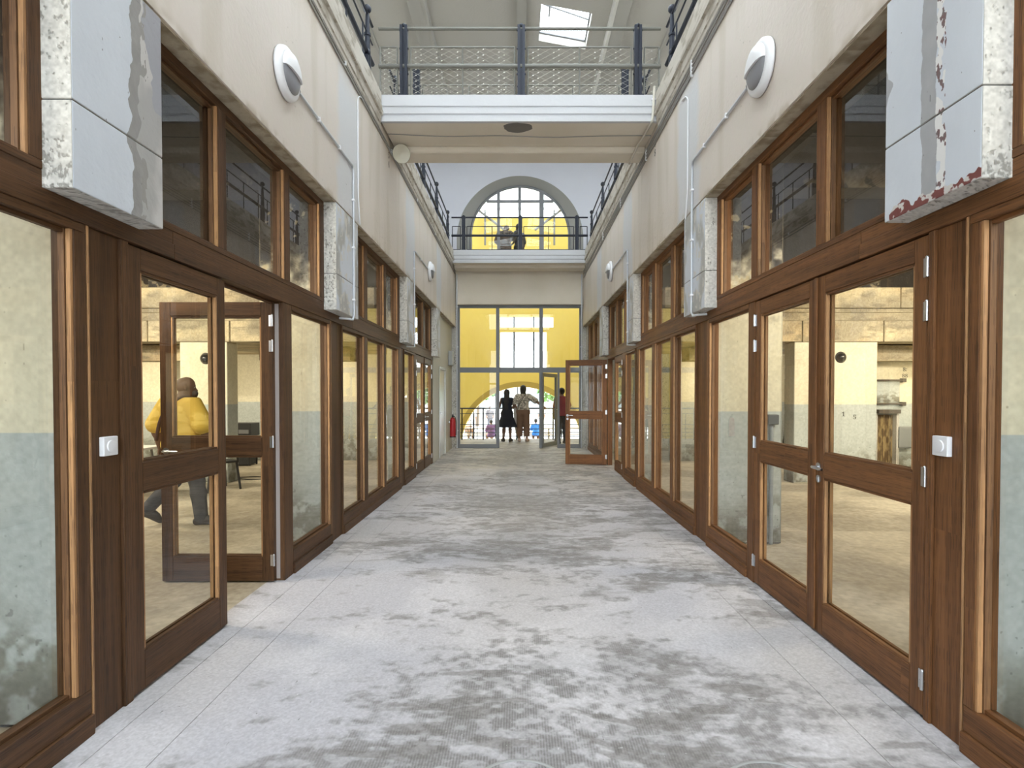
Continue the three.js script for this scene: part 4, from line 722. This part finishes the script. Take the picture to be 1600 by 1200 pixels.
// ---------- people ----------
// a signed-distance figure: tapered capsules joined by a smooth minimum, meshed with surface nets
const sub = (a, b) => [a[0] - b[0], a[1] - b[1], a[2] - b[2]], add = (a, b, k = 1) => [a[0] + b[0] * k, a[1] + b[1] * k, a[2] + b[2] * k], dot = (a, b) => a[0] * b[0] + a[1] * b[1] + a[2] * b[2];
const nrm = (a) => { const l = Math.hypot(...a) || 1; return [a[0] / l, a[1] / l, a[2] / l]; }, crs = (a, b) => [a[1] * b[2] - a[2] * b[1], a[2] * b[0] - a[0] * b[2], a[0] * b[1] - a[1] * b[0]], mid = (a, b, t = 0.5) => [lerp(a[0], b[0], t), lerp(a[1], b[1], t), lerp(a[2], b[2], t)];
function sdf(bones, k) {
  const B = bones.map(([a, b, r0, r1, flat]) => { const d = sub(b, a); return [a, d, dot(d, d) || 1e-9, r0, r1 ?? r0, flat]; });
  return (x, y, z) => { let s = 1e9; for (const [a, d, dd, r0, r1, flat] of B) {
    const px = x - a[0], py = y - a[1], pz = z - a[2]; const t = clamp((px * d[0] + py * d[1] + pz * d[2]) / dd); let qx = px - d[0] * t, qy = py - d[1] * t, qz = pz - d[2] * t;
    if (flat) { qx /= flat[0]; qz /= flat[1]; } const v = Math.sqrt(qx * qx + qy * qy + qz * qz) - (r0 + (r1 - r0) * t);
    if (s > 9e8) s = v; else { const h = Math.max(k - Math.abs(s - v), 0) / k; s = Math.min(s, v) - h * h * k * 0.25; } } return s; };
}
function nets(f, lo, hi, c) {
  const n = [0, 1, 2].map((i) => Math.ceil((hi[i] - lo[i]) / c) + 1), N = n[0] * n[1], F = new Float32Array(N * n[2]);
  for (let k = 0, q = 0; k < n[2]; k++) for (let j = 0; j < n[1]; j++) for (let i = 0; i < n[0]; i++) F[q++] = f(lo[0] + i * c, lo[1] + j * c, lo[2] + k * c);
  const id = new Int32Array(N * n[2]).fill(-1), pos = [], ix = [];
  for (let k = 0; k < n[2] - 1; k++) for (let j = 0; j < n[1] - 1; j++) for (let i = 0; i < n[0] - 1; i++) {
    const q = i + j * n[0] + k * N; let m = 0, cnt = 0, sx = 0, sy = 0, sz = 0; const at = (a, b, e) => F[q + a + b * n[0] + e * N];
    for (let v = 0; v < 8; v++) if (at(v & 1, v >> 1 & 1, v >> 2) < 0) m |= 1 << v; if (m === 0 || m === 255) continue;
    for (let v = 0; v < 8; v++) for (let ax = 0; ax < 3; ax++) { const w = v | 1 << ax; if (w === v || (m >> v & 1) === (m >> w & 1)) continue; const a = at(v & 1, v >> 1 & 1, v >> 2), b = at(w & 1, w >> 1 & 1, w >> 2), t = a / (a - b); cnt++; sx += (v & 1) + (ax === 0 ? t : 0); sy += (v >> 1 & 1) + (ax === 1 ? t : 0); sz += (v >> 2) + (ax === 2 ? t : 0); }
    id[q] = pos.length / 3; pos.push(lo[0] + (i + sx / cnt) * c, lo[1] + (j + sy / cnt) * c, lo[2] + (k + sz / cnt) * c);
  }
  const quad = (a, b, d, e, flip) => { if (a < 0 || b < 0 || d < 0 || e < 0) return; if (flip) ix.push(a, d, b, a, e, d); else ix.push(a, b, d, a, d, e); };
  for (let k = 1; k < n[2] - 1; k++) for (let j = 1; j < n[1] - 1; j++) for (let i = 1; i < n[0] - 1; i++) {
    const q = i + j * n[0] + k * N, s = F[q] < 0;
    if (s !== F[q + 1] < 0) quad(id[q - n[0] - N], id[q - N], id[q], id[q - n[0]], !s);
    if (s !== F[q + n[0]] < 0) quad(id[q - 1 - N], id[q - 1], id[q], id[q - N], !s);
    if (s !== F[q + N] < 0) quad(id[q - 1 - n[0]], id[q - n[0]], id[q], id[q - 1], !s);
  }
  const g = new THREE.BufferGeometry(); g.setAttribute('position', new THREE.Float32BufferAttribute(pos, 3)); g.setIndex(ix); g.computeVertexNormals();
  const uv = new Float32Array(pos.length / 3 * 2); for (let i = 0; i < uv.length / 2; i++) { uv[2 * i] = pos[3 * i] + pos[3 * i + 2]; uv[2 * i + 1] = pos[3 * i + 1]; } g.setAttribute('uv', new THREE.BufferAttribute(uv, 2));
  return g;
}
function blob(bones, k, c, clip) {
  const lo = [1e9, 1e9, 1e9], hi = [-1e9, -1e9, -1e9];
  for (const [a, b, r0, r1, fl] of bones) for (const p of [a, b]) for (let i = 0; i < 3; i++) { const r = Math.max(r0, r1 ?? r0) * (fl ? Math.max(1, ...fl) : 1) + 2.5 * c + k * 0.2; lo[i] = Math.min(lo[i], p[i] - r); hi[i] = Math.max(hi[i], p[i] + r); }
  const f = sdf(bones, k); return nets(clip ? (x, y, z) => Math.max(f(x, y, z), clip(x, y, z)) : f, lo, hi, c);
}
function handBones(w, dir, normal, curl, q) {                        // palm, four fingers of two bones each, a thumb from the side of the palm
  const f = nrm(dir), n = nrm(sub(normal, f.map((v) => v * dot(normal, f)))), s = crs(f, n).map((v) => v * q), out = [];
  for (const t of [-0.026, -0.009, 0.009, 0.026]) out.push([add(w, s, t * 0.6), add(add(w, f, 0.082), s, t), 0.0135, 0.0115]);
  [0.062, 0.074, 0.07, 0.054].forEach((len, i) => { const t = 0.028 - i * 0.0187; let a = add(add(w, f, 0.083), s, t), u = nrm(add(f, n, curl * 0.6)); const b = add(a, u, len * 0.55); u = nrm(add(f, n, curl * 1.7)); const c = add(b, u, len * 0.5); out.push([a, b, 0.009, 0.0082], [b, c, 0.0082, 0.007]); });
  const t0 = add(add(w, f, 0.025), s, 0.026), t1 = add(t0, nrm(add(add(f, s, 0.9), n, 0.4)), 0.042), t2 = add(t1, nrm(add(add(f, s, 0.25), n, 0.4)), 0.034);
  out.push([t0, t1, 0.012, 0.0095], [t1, t2, 0.0095, 0.0078]); return out;
}
function person(o) {
  const J = Object.assign({ pelvis: [0, 0.94, 0], waist: [0, 1.08, 0.01], chest: [0, 1.27, 0.0], neck: [0, 1.44, -0.01], head: [0, 1.6, 0.02], look: [0, 0, 1],
    shL: [0.175, 1.395, -0.01], shR: [-0.175, 1.395, -0.01], elL: [0.235, 1.12, -0.03], elR: [-0.235, 1.12, -0.03], wrL: [0.235, 0.88, 0.05], wrR: [-0.235, 0.88, 0.05],
    hipL: [0.088, 0.92, 0], hipR: [-0.088, 0.92, 0], knL: [0.095, 0.5, 0.02], knR: [-0.095, 0.5, 0.02], anL: [0.1, 0.085, -0.02], anR: [-0.1, 0.085, -0.02], toL: [0.12, 0.03, 0.15], toR: [-0.12, 0.03, 0.15] }, o.joints);
  const c = o.cell ?? 0.016, g = thing('person', o.label, 'person', o.at, o.turn); g.scale.setScalar(o.scale ?? 1); if (o.group) g.userData.group = o.group;
  const f = nrm(J.look), up = [0, 1, 0], sd = nrm(crs(up, f)), H0 = J.head, m = o.build ?? 1, at = (a, b, e) => add(add(add(H0, sd, a), up, b), f, e);
  const skin = std({ color: rgb(...(o.skin ?? [0.2, 0.11, 0.07])), roughness: 0.55 }), fl = o.female ? 0.9 : 1;
  const torso = (e) => [[J.hipL, J.hipR, 0.105 + e, 0.105 + e], [J.pelvis, J.waist, 0.125 * m + e, 0.11 * m + e, [1.15, 0.92]], [J.waist, J.chest, 0.115 * m * fl + e, 0.13 * m + e, [1.2, 0.9]], [mid(J.shL, J.chest, 0.35), mid(J.shR, J.chest, 0.35), 0.085 + e, 0.085 + e], [J.chest, J.neck, 0.12 + e, 0.06 + e]];
  const arm = (S, e, t = 1) => { const a = J['sh' + S], b = J['el' + S], w = J['wr' + S]; return t < 1 ? [[a, mid(a, b, t), 0.056 * fl + e, 0.05 * fl + e * 1.6]] : [[a, b, 0.052 * fl + e, 0.042 * fl + e], [b, mid(b, w, 0.3), 0.041 * fl + e, 0.043 * fl + e], [mid(b, w, 0.3), w, 0.042 * fl + e, 0.027 + e]]; };
  const leg = (S, e, fr = 0) => { const a = J['hip' + S], b = J['kn' + S], w = J['an' + S]; return [[a, b, 0.088 + e, 0.058 + e + fr], [b, mid(b, w, 0.35), 0.054 + e + fr, 0.055 + e + fr], [mid(b, w, 0.35), w, 0.055 + e + fr, 0.038 + e + fr * 1.6]]; };
  const foot = (S, e) => { const w = J['an' + S], t = J['to' + S], d = nrm(sub(t, w)); const heel = add([w[0], w[1] - 0.045, w[2]], [d[0], 0, d[2]], -0.045); return [[w, heel, 0.036 + e, 0.034 + e], [heel, t, 0.034 + e, 0.028 + e], [add(w, [0, -0.01, 0]), mid(w, t, 0.65), 0.036 + e, 0.036 + e]]; };
  const head = [[at(0, 0.015, -0.02), at(0, 0.03, 0.01), 0.086, 0.084], [at(0, 0.01, 0.02), at(0, -0.06, 0.04), 0.07, 0.052], [at(0, -0.085, 0.055), at(0, -0.09, 0.065), 0.03, 0.024], [J.neck, at(0, -0.06, -0.02), 0.056, 0.052],
    [at(0, 0.0, 0.088), at(0, -0.035, 0.108), 0.01, 0.015], [at(0.03, 0.018, 0.082), at(-0.03, 0.018, 0.082), 0.014, 0.014], [at(0.02, -0.062, 0.088), at(-0.02, -0.062, 0.088), 0.009, 0.009], [at(0.085, 0.01, -0.01), at(0.083, -0.03, -0.005), 0.014, 0.011, null], [at(-0.085, 0.01, -0.01), at(-0.083, -0.03, -0.005), 0.014, 0.011, null]];
  const bones = [...torso(0), ...arm('L', 0), ...arm('R', 0), ...leg('L', 0), ...leg('R', 0), ...foot('L', -0.006), ...foot('R', -0.006), [J.neck, J.head, 0.056, 0.06]];
  const geos = [blob(bones, 0.04, c), blob(head, 0.016, Math.min(c, o.fine ?? 0.008))];
  for (const [S, q] of [['L', 1], ['R', -1]]) { const h = (o.hands ?? {})[S] ?? {}; geos.push(blob(handBones(J['wr' + S], h.dir ?? sub(J['wr' + S], J['el' + S]), h.normal ?? [-q, 0, 0.2], h.curl ?? 0.45, h.side ?? q), 0.006, o.fine ? 0.0045 : 0.006)); }
  part('body', mergeGeometries(geos), skin, g);
  if (!o.noEyes) { const EW = std({ color: rgb(0.7, 0.68, 0.64), roughness: 0.3 }); for (const q of [-1, 1]) part('eye', new THREE.SphereGeometry(0.011, 10, 8).translate(...at(q * 0.031, 0.004, 0.081)), EW, g); }
  const cloth = (n, bs, k, mat, clip) => part(n, blob(bs, k, c, clip), mat, g);
  if (o.top) { const e = o.top.loose ?? 0.018; cloth(o.top.name ?? 'shirt', [...torso(e), ...arm('L', e + 0.004, o.top.sleeve ?? 0.85), ...arm('R', e + 0.004, o.top.sleeve ?? 0.85)], 0.05, o.top.mat, (x, y, z) => Math.max(o.top.hem - y, y - (J.neck[1] + 0.035))); }
  if (o.legs) { const wdt = o.legs.wide ?? 0; cloth('trousers', [[J.hipL, J.hipR, 0.118, 0.118], [J.pelvis, add(J.pelvis, [0, 0.09, 0]), 0.136 * m, 0.128 * m, [1.15, 0.92]], ...leg('L', 0.014, wdt), ...leg('R', 0.014, wdt)], 0.03, o.legs.mat, (x, y, z) => Math.max(y - (o.legs.rise ?? 1.04), (o.legs.hem ?? -1) - y)); }
  if (o.dress) { const D = o.dress; cloth('dress', [...torso(0.016), [mid(J.shL, J.neck, 0.2), mid(J.shR, J.neck, 0.2), 0.05, 0.05], [J.pelvis, [0.05, D.hem, 0], 0.13, D.flare, [1.2, 0.9]], [J.pelvis, [-0.05, D.hem, 0], 0.13, D.flare, [1.2, 0.9]]], 0.05, D.mat, (x, y, z) => Math.max(D.hem - y, y - (J.neck[1] + 0.005))); }
  if (o.shoes) for (const S of ['L', 'R']) cloth('shoe', foot(S, 0.009), 0.02, o.shoes);
  if (o.hair) { const hb = o.hair.bones(at, J); part('hair', blob(hb, 0.03, Math.min(c, 0.011)), o.hair.mat, g); }
  if (o.strap) part('strap', tube(o.strap, o.strapR ?? 0.012, 6, 0.5, 40).applyMatrix4(new THREE.Matrix4()), BLACK, g);
  return g;
}
const clothTex = (a, b, s) => tex(256, 256, 0.6, 0.6, (x, y) => mix3(a, b, sst(0.42, 0.6, fbm(x * s, y * s, 3))));
const YSHIRT = std({ map: clothTex([228, 198, 104], [210, 176, 76], 12), roughness: 0.85 }), JEANS = std({ map: clothTex([74, 74, 78], [56, 58, 64], 20), roughness: 0.9 });
const NAVY = std({ color: rgb(0.012, 0.013, 0.022), roughness: 0.9 }), PRINT = std({ map: clothTex([206, 198, 186], [118, 110, 102], 46), roughness: 0.9 }), BROWN = std({ color: rgb(0.17, 0.095, 0.06), roughness: 0.9 });
const HAIRB = std({ color: rgb(0.01, 0.008, 0.008), roughness: 0.6 }), SHOE = std({ color: rgb(0.03, 0.028, 0.028), roughness: 0.6 }), TRAINER = std({ color: rgb(0.42, 0.3, 0.24), roughness: 0.7 });
const shortHair = (mat, e = 0) => ({ mat, bones: (at) => [[at(0, 0.04, -0.03), at(0, 0.05, 0.0), 0.09 + e, 0.088 + e], [at(0, -0.01, -0.05), at(0, 0.0, -0.045), 0.07 + e, 0.07 + e]] });
// the man in the yellow shirt, walking off to the right inside the left room
{ const p = person({ label: 'man in yellow shirt and grey trousers walking through the left room with a shoulder strap', at: [-3.88, 0, -6.3], turn: PI - 0.32, scale: 1.0, cell: 0.013, fine: 0.006, build: 1.2, skin: [0.13, 0.07, 0.045],
    joints: { head: [-0.02, 1.585, 0.05], look: [-0.62, -0.08, 0.78], neck: [0, 1.43, 0.01], shL: [0.2, 1.39, -0.01], shR: [-0.2, 1.39, -0.01], elR: [-0.335, 1.13, 0.0], wrR: [-0.36, 0.88, 0.08], elL: [0.335, 1.13, -0.05], wrL: [0.33, 0.88, -0.0], knR: [-0.14, 0.5, 0.08], anR: [-0.2, 0.085, 0.08], toR: [-0.36, 0.035, 0.16], knL: [0.12, 0.5, 0.0], anL: [0.32, 0.2, -0.16], toL: [0.27, 0.045, -0.05] },
    top: { mat: YSHIRT, hem: 0.84, loose: 0.034, sleeve: 0.9 }, legs: { mat: JEANS, wide: 0.012 }, shoes: SHOE });
  part('strap', tube([[0.17, 0.98, -0.17], [0.08, 1.2, -0.19], [-0.03, 1.38, -0.165], [-0.1, 1.475, -0.03], [-0.1, 1.42, 0.11]], 0.02, 6, 0.5, 30), std({ color: rgb(0.06, 0.03, 0.025), roughness: 0.8 }), p);
  part('beard', blob([[[-0.1, 1.51, 0.1], [-0.075, 1.485, 0.12], 0.035, 0.03]], 0.02, 0.008), std({ color: rgb(0.05, 0.045, 0.045), roughness: 0.9 }), p); }
// two women at the terrace railing, seen from behind
person({ label: 'long haired woman in a black sleeveless dress, left of two at the terrace railing', at: [-0.4, 0, -17.45], turn: PI, scale: 0.965, female: true, skin: [0.16, 0.085, 0.06],
  joints: { head: [0.01, 1.59, 0.05], elL: [0.25, 1.16, 0.1], wrL: [0.32, 1.08, 0.33], elR: [-0.22, 1.14, 0.06], wrR: [-0.14, 1.08, 0.3], anL: [0.12, 0.085, -0.02], toL: [0.17, 0.03, 0.13], toR: [-0.16, 0.03, 0.13], anR: [-0.11, 0.085, 0] },
  dress: { mat: NAVY, hem: 0.47, flare: 0.235 }, shoes: SHOE, hair: { mat: HAIRB, bones: (at) => [[at(0, 0.04, -0.02), at(0, 0.04, 0), 0.095, 0.093], [at(0, 0.0, -0.05), at(0.0, -0.3, -0.1), 0.085, 0.1], [at(0, -0.3, -0.1), at(0, -0.5, -0.11), 0.1, 0.07]] } });
{ const p = person({ label: 'short haired woman in patterned blouse and wide brown trousers at the terrace railing', at: [0.11, 0, -17.45], turn: PI - 0.1, scale: 1.03, female: true, skin: [0.24, 0.13, 0.09],
    joints: { head: [0.0, 1.6, 0.03], hipL: [0.1, 0.92, 0], hipR: [-0.1, 0.92, 0], knL: [0.105, 0.5, 0.02], knR: [-0.105, 0.5, 0.02], anL: [0.115, 0.085, -0.02], anR: [-0.115, 0.085, -0.02], toL: [0.15, 0.03, 0.15], toR: [-0.15, 0.03, 0.15], elR: [-0.42, 1.22, 0.1], wrR: [-0.62, 1.06, 0.3], elL: [0.27, 1.18, -0.02], wrL: [0.2, 1.0, 0.14] },
    top: { mat: PRINT, hem: 0.98, loose: 0.026, sleeve: 0.8, name: 'blouse' }, legs: { mat: BROWN, wide: 0.026, hem: 0.17, rise: 1.06 }, shoes: TRAINER, hair: { mat: HAIRB, bones: (at) => [[at(0, 0.04, -0.025), at(0, 0.04, 0), 0.1, 0.098], [at(0, 0.0, -0.05), at(0, -0.09, -0.05), 0.1, 0.085]] } });
  part('bag_strap', tube([[-0.09, 1.49, -0.06], [-0.02, 1.36, -0.16], [0.1, 1.15, -0.165], [0.17, 1.0, -0.1]], 0.009, 6, 0.5, 24), BLACK, p); }
tag(part('shawl', blob([[[0.0, 1.2, 0], [0.03, 0.55, 0.02], 0.045, 0.05, [1, 0.5]], [[0.02, 0.6, 0.02], [0.05, 0.25, 0.0], 0.04, 0.03, [1, 0.5]]], 0.03, 0.014).translate(-0.16, 0.02, -17.62), std({ color: rgb(0.55, 0.5, 0.46), roughness: 0.9 }), scene), 'pale cloth hanging between the two women at the terrace railing', 'shawl');
person({ label: 'person in a red top and dark trousers behind the open grey metal door', at: [1.28, 0, -16.7], turn: PI + 0.3, scale: 0.98, skin: [0.18, 0.1, 0.07], joints: { elR: [-0.26, 1.15, 0.08], wrR: [-0.2, 1.1, 0.3] }, top: { mat: std({ color: rgb(0.2, 0.035, 0.04), roughness: 0.9 }), hem: 0.86 }, legs: { mat: BLACK }, shoes: SHOE, hair: shortHair(HAIRB) });
// on the balcony behind the arched window
person({ label: 'bald man leaning on one elbow behind the railing of the arched window', at: [-0.47, 5.2, -17.4], turn: PI - 0.15, scale: 0.97, build: 1.15, skin: [0.08, 0.05, 0.035], joints: { head: [-0.04, 1.57, 0.08], elR: [-0.4, 1.2, -0.02], wrR: [-0.2, 1.06, 0.16], elL: [0.28, 1.14, 0.06], wrL: [0.2, 1.06, 0.28] }, top: { mat: std({ map: clothTex([96, 84, 76], [44, 40, 40], 30), roughness: 0.9 }), hem: 0.86, loose: 0.028 }, legs: { mat: BLACK }, shoes: SHOE });
person({ label: 'slim dark figure beside the bald man behind the arched window', at: [-0.02, 5.2, -17.4], turn: PI + 0.9, scale: 0.96, female: true, skin: [0.07, 0.045, 0.035], joints: { elL: [0.3, 1.14, 0.06], wrL: [0.22, 1.1, 0.3] }, top: { mat: BLACK, hem: 0.86 }, legs: { mat: BLACK }, shoes: SHOE, hair: shortHair(HAIRB) });
// people seated in the street below
const sit = { pelvis: [0, 0.5, -0.02], waist: [0, 0.63, -0.02], chest: [0, 0.82, 0.02], neck: [0, 1.0, 0.03], head: [0, 1.16, 0.07], shL: [0.175, 0.95, 0.02], shR: [-0.175, 0.95, 0.02], elL: [0.24, 0.7, 0.08], elR: [-0.24, 0.7, 0.08], wrL: [0.14, 0.74, 0.3], wrR: [-0.14, 0.74, 0.3], hipL: [0.09, 0.5, 0], hipR: [-0.09, 0.5, 0], knL: [0.12, 0.5, 0.42], knR: [-0.12, 0.5, 0.42], anL: [0.12, 0.085, 0.4], anR: [-0.12, 0.085, 0.4], toL: [0.13, 0.03, 0.57], toR: [-0.13, 0.03, 0.57] };
const seated = (label, x, d, turn, col, hair = HAIRB) => person({ label, at: [x, -1.06, -d], turn, cell: 0.02, skin: [0.25, 0.14, 0.1], noEyes: true, joints: sit, top: { mat: std({ color: rgb(...col), roughness: 0.9 }), hem: 0.42 }, legs: { mat: BROWN, rise: 0.6 }, shoes: SHOE, hair: shortHair(hair) });
seated('person in a blue top sitting with their back turned in the bright street', 0.84, 28.6, PI, [0.03, 0.16, 0.55]);
seated('person in a purple top sitting in the street left of the two women', -1.42, 27.6, PI + 0.3, [0.12, 0.06, 0.16]);
seated('person in a white top sitting far left under the arch', -3.0, 31.5, 0.6, [0.6, 0.58, 0.56], BROWN);
const stand = (label, x, d, turn, col, leg) => person({ label, at: [x, -1.06, -d], turn, cell: 0.022, skin: [0.22, 0.12, 0.08], noEyes: true, top: { mat: std({ color: rgb(...col), roughness: 0.9 }), hem: 0.86 }, legs: { mat: std({ color: rgb(...leg), roughness: 0.9 }) }, shoes: SHOE, hair: shortHair(HAIRB) });
stand('standing person in a pale top in the street at far left', -3.1, 36, 0.4, [0.62, 0.6, 0.6], [0.3, 0.3, 0.34]);
stand('standing person in dark clothes in the street behind the table', -2.05, 38, 0.2, [0.1, 0.09, 0.1], [0.08, 0.08, 0.1]);
stand('standing person in light grey in the street at right of centre', 1.6, 40, -0.4, [0.4, 0.38, 0.4], [0.2, 0.18, 0.2]);
// picnic tables, trees and a pale house across the street
function bench(label, x, d, turn) {
  const g = thing('picnic_table', label, 'table', [x, -1.06, -d], turn), W = std({ color: rgb(0.2, 0.15, 0.1), roughness: 0.8 });
  for (let i = 0; i < 4; i++) part('board', new THREE.BoxGeometry(1.7, 0.035, 0.17).translate(0, 0.74, -0.27 + i * 0.18), W, g);
  for (const s of [-1, 1]) { part('bench_seat', new THREE.BoxGeometry(1.7, 0.035, 0.24).translate(0, 0.44, s * 0.62), W, g); for (const e of [-0.65, 0.65]) part('leg', rod([e, 0, s * 0.6], [e, 0.72, s * 0.25], 0.03, 6), W, g); }
  for (const e of [-0.65, 0.65]) part('cross_bar', new THREE.BoxGeometry(0.05, 0.08, 1.4).translate(e, 0.4, 0), W, g);
}
bench('brown picnic table under the arch, left of the two women', -2.1, 29.2, 0.1); bench('brown picnic table in front of the blue seated person', 0.9, 29.3, 0); bench('brown picnic table under the arch behind the open metal door', 2.85, 29.9, -0.1);
function tree(label, x, d, h, r, sd) {
  const g = thing('street_tree', label, 'tree', [x, -1.06, -d]); part('trunk', rod([0, 0, 0], [0.1, h * 0.6, 0], 0.16, 8, 0.1), std({ color: rgb(0.16, 0.12, 0.09), roughness: 0.9 }), g);
  const q = []; for (let i = 0; i < 900; i++) { const a = rnd() * 6.283, b = Math.acos(2 * rnd() - 1), rad = r * (0.6 + 0.45 * fbm(Math.cos(a) * 2 + sd, Math.cos(b) * 2, 2)) * Math.cbrt(rnd()); const l = new THREE.PlaneGeometry(0.22, 0.3); l.rotateX(rnd() * 6); l.rotateY(rnd() * 6); l.translate(rad * Math.sin(b) * Math.cos(a), h + rad * 0.8 * Math.cos(b), rad * Math.sin(b) * Math.sin(a)); q.push(l); }
  const m = part('foliage', merge(q), std({ color: rgb(0.16, 0.3, 0.1), roughness: 0.8, side: THREE.DoubleSide }), g); m.userData.kind = 'stuff';
}
tree('green street tree seen through the left part of the arch', -3.4, 44, 3.4, 2.2, 3); tree('green street tree seen through the right part of the arch', 3.2, 45, 3.2, 2.3, 8);
{ const g = thing('street_house', 'pale house front across the bright street', 'building', [0, -1.06, -60]), W = std({ color: rgb(0.66, 0.64, 0.6), roughness: 0.9 }), Gz = std({ color: rgb(0.2, 0.24, 0.26), roughness: 0.2 });
  part('wall', new THREE.BoxGeometry(40, 7, 4).translate(0, 3.5, -2), W, g); part('cornice', new THREE.BoxGeometry(40.4, 0.3, 4.4).translate(0, 7.1, -2), W, g);
  for (let i = 0; i < 12; i++) part('window', new THREE.BoxGeometry(1.3, 1.8, 0.1).translate(-16.5 + i * 3, 1.9, 0.04), Gz, g); }

// ---------- finish ----------
scene.traverse((o) => { if (o.isMesh) { o.castShadow = true; o.receiveShadow = true; } });
renderer.render(scene, camera);
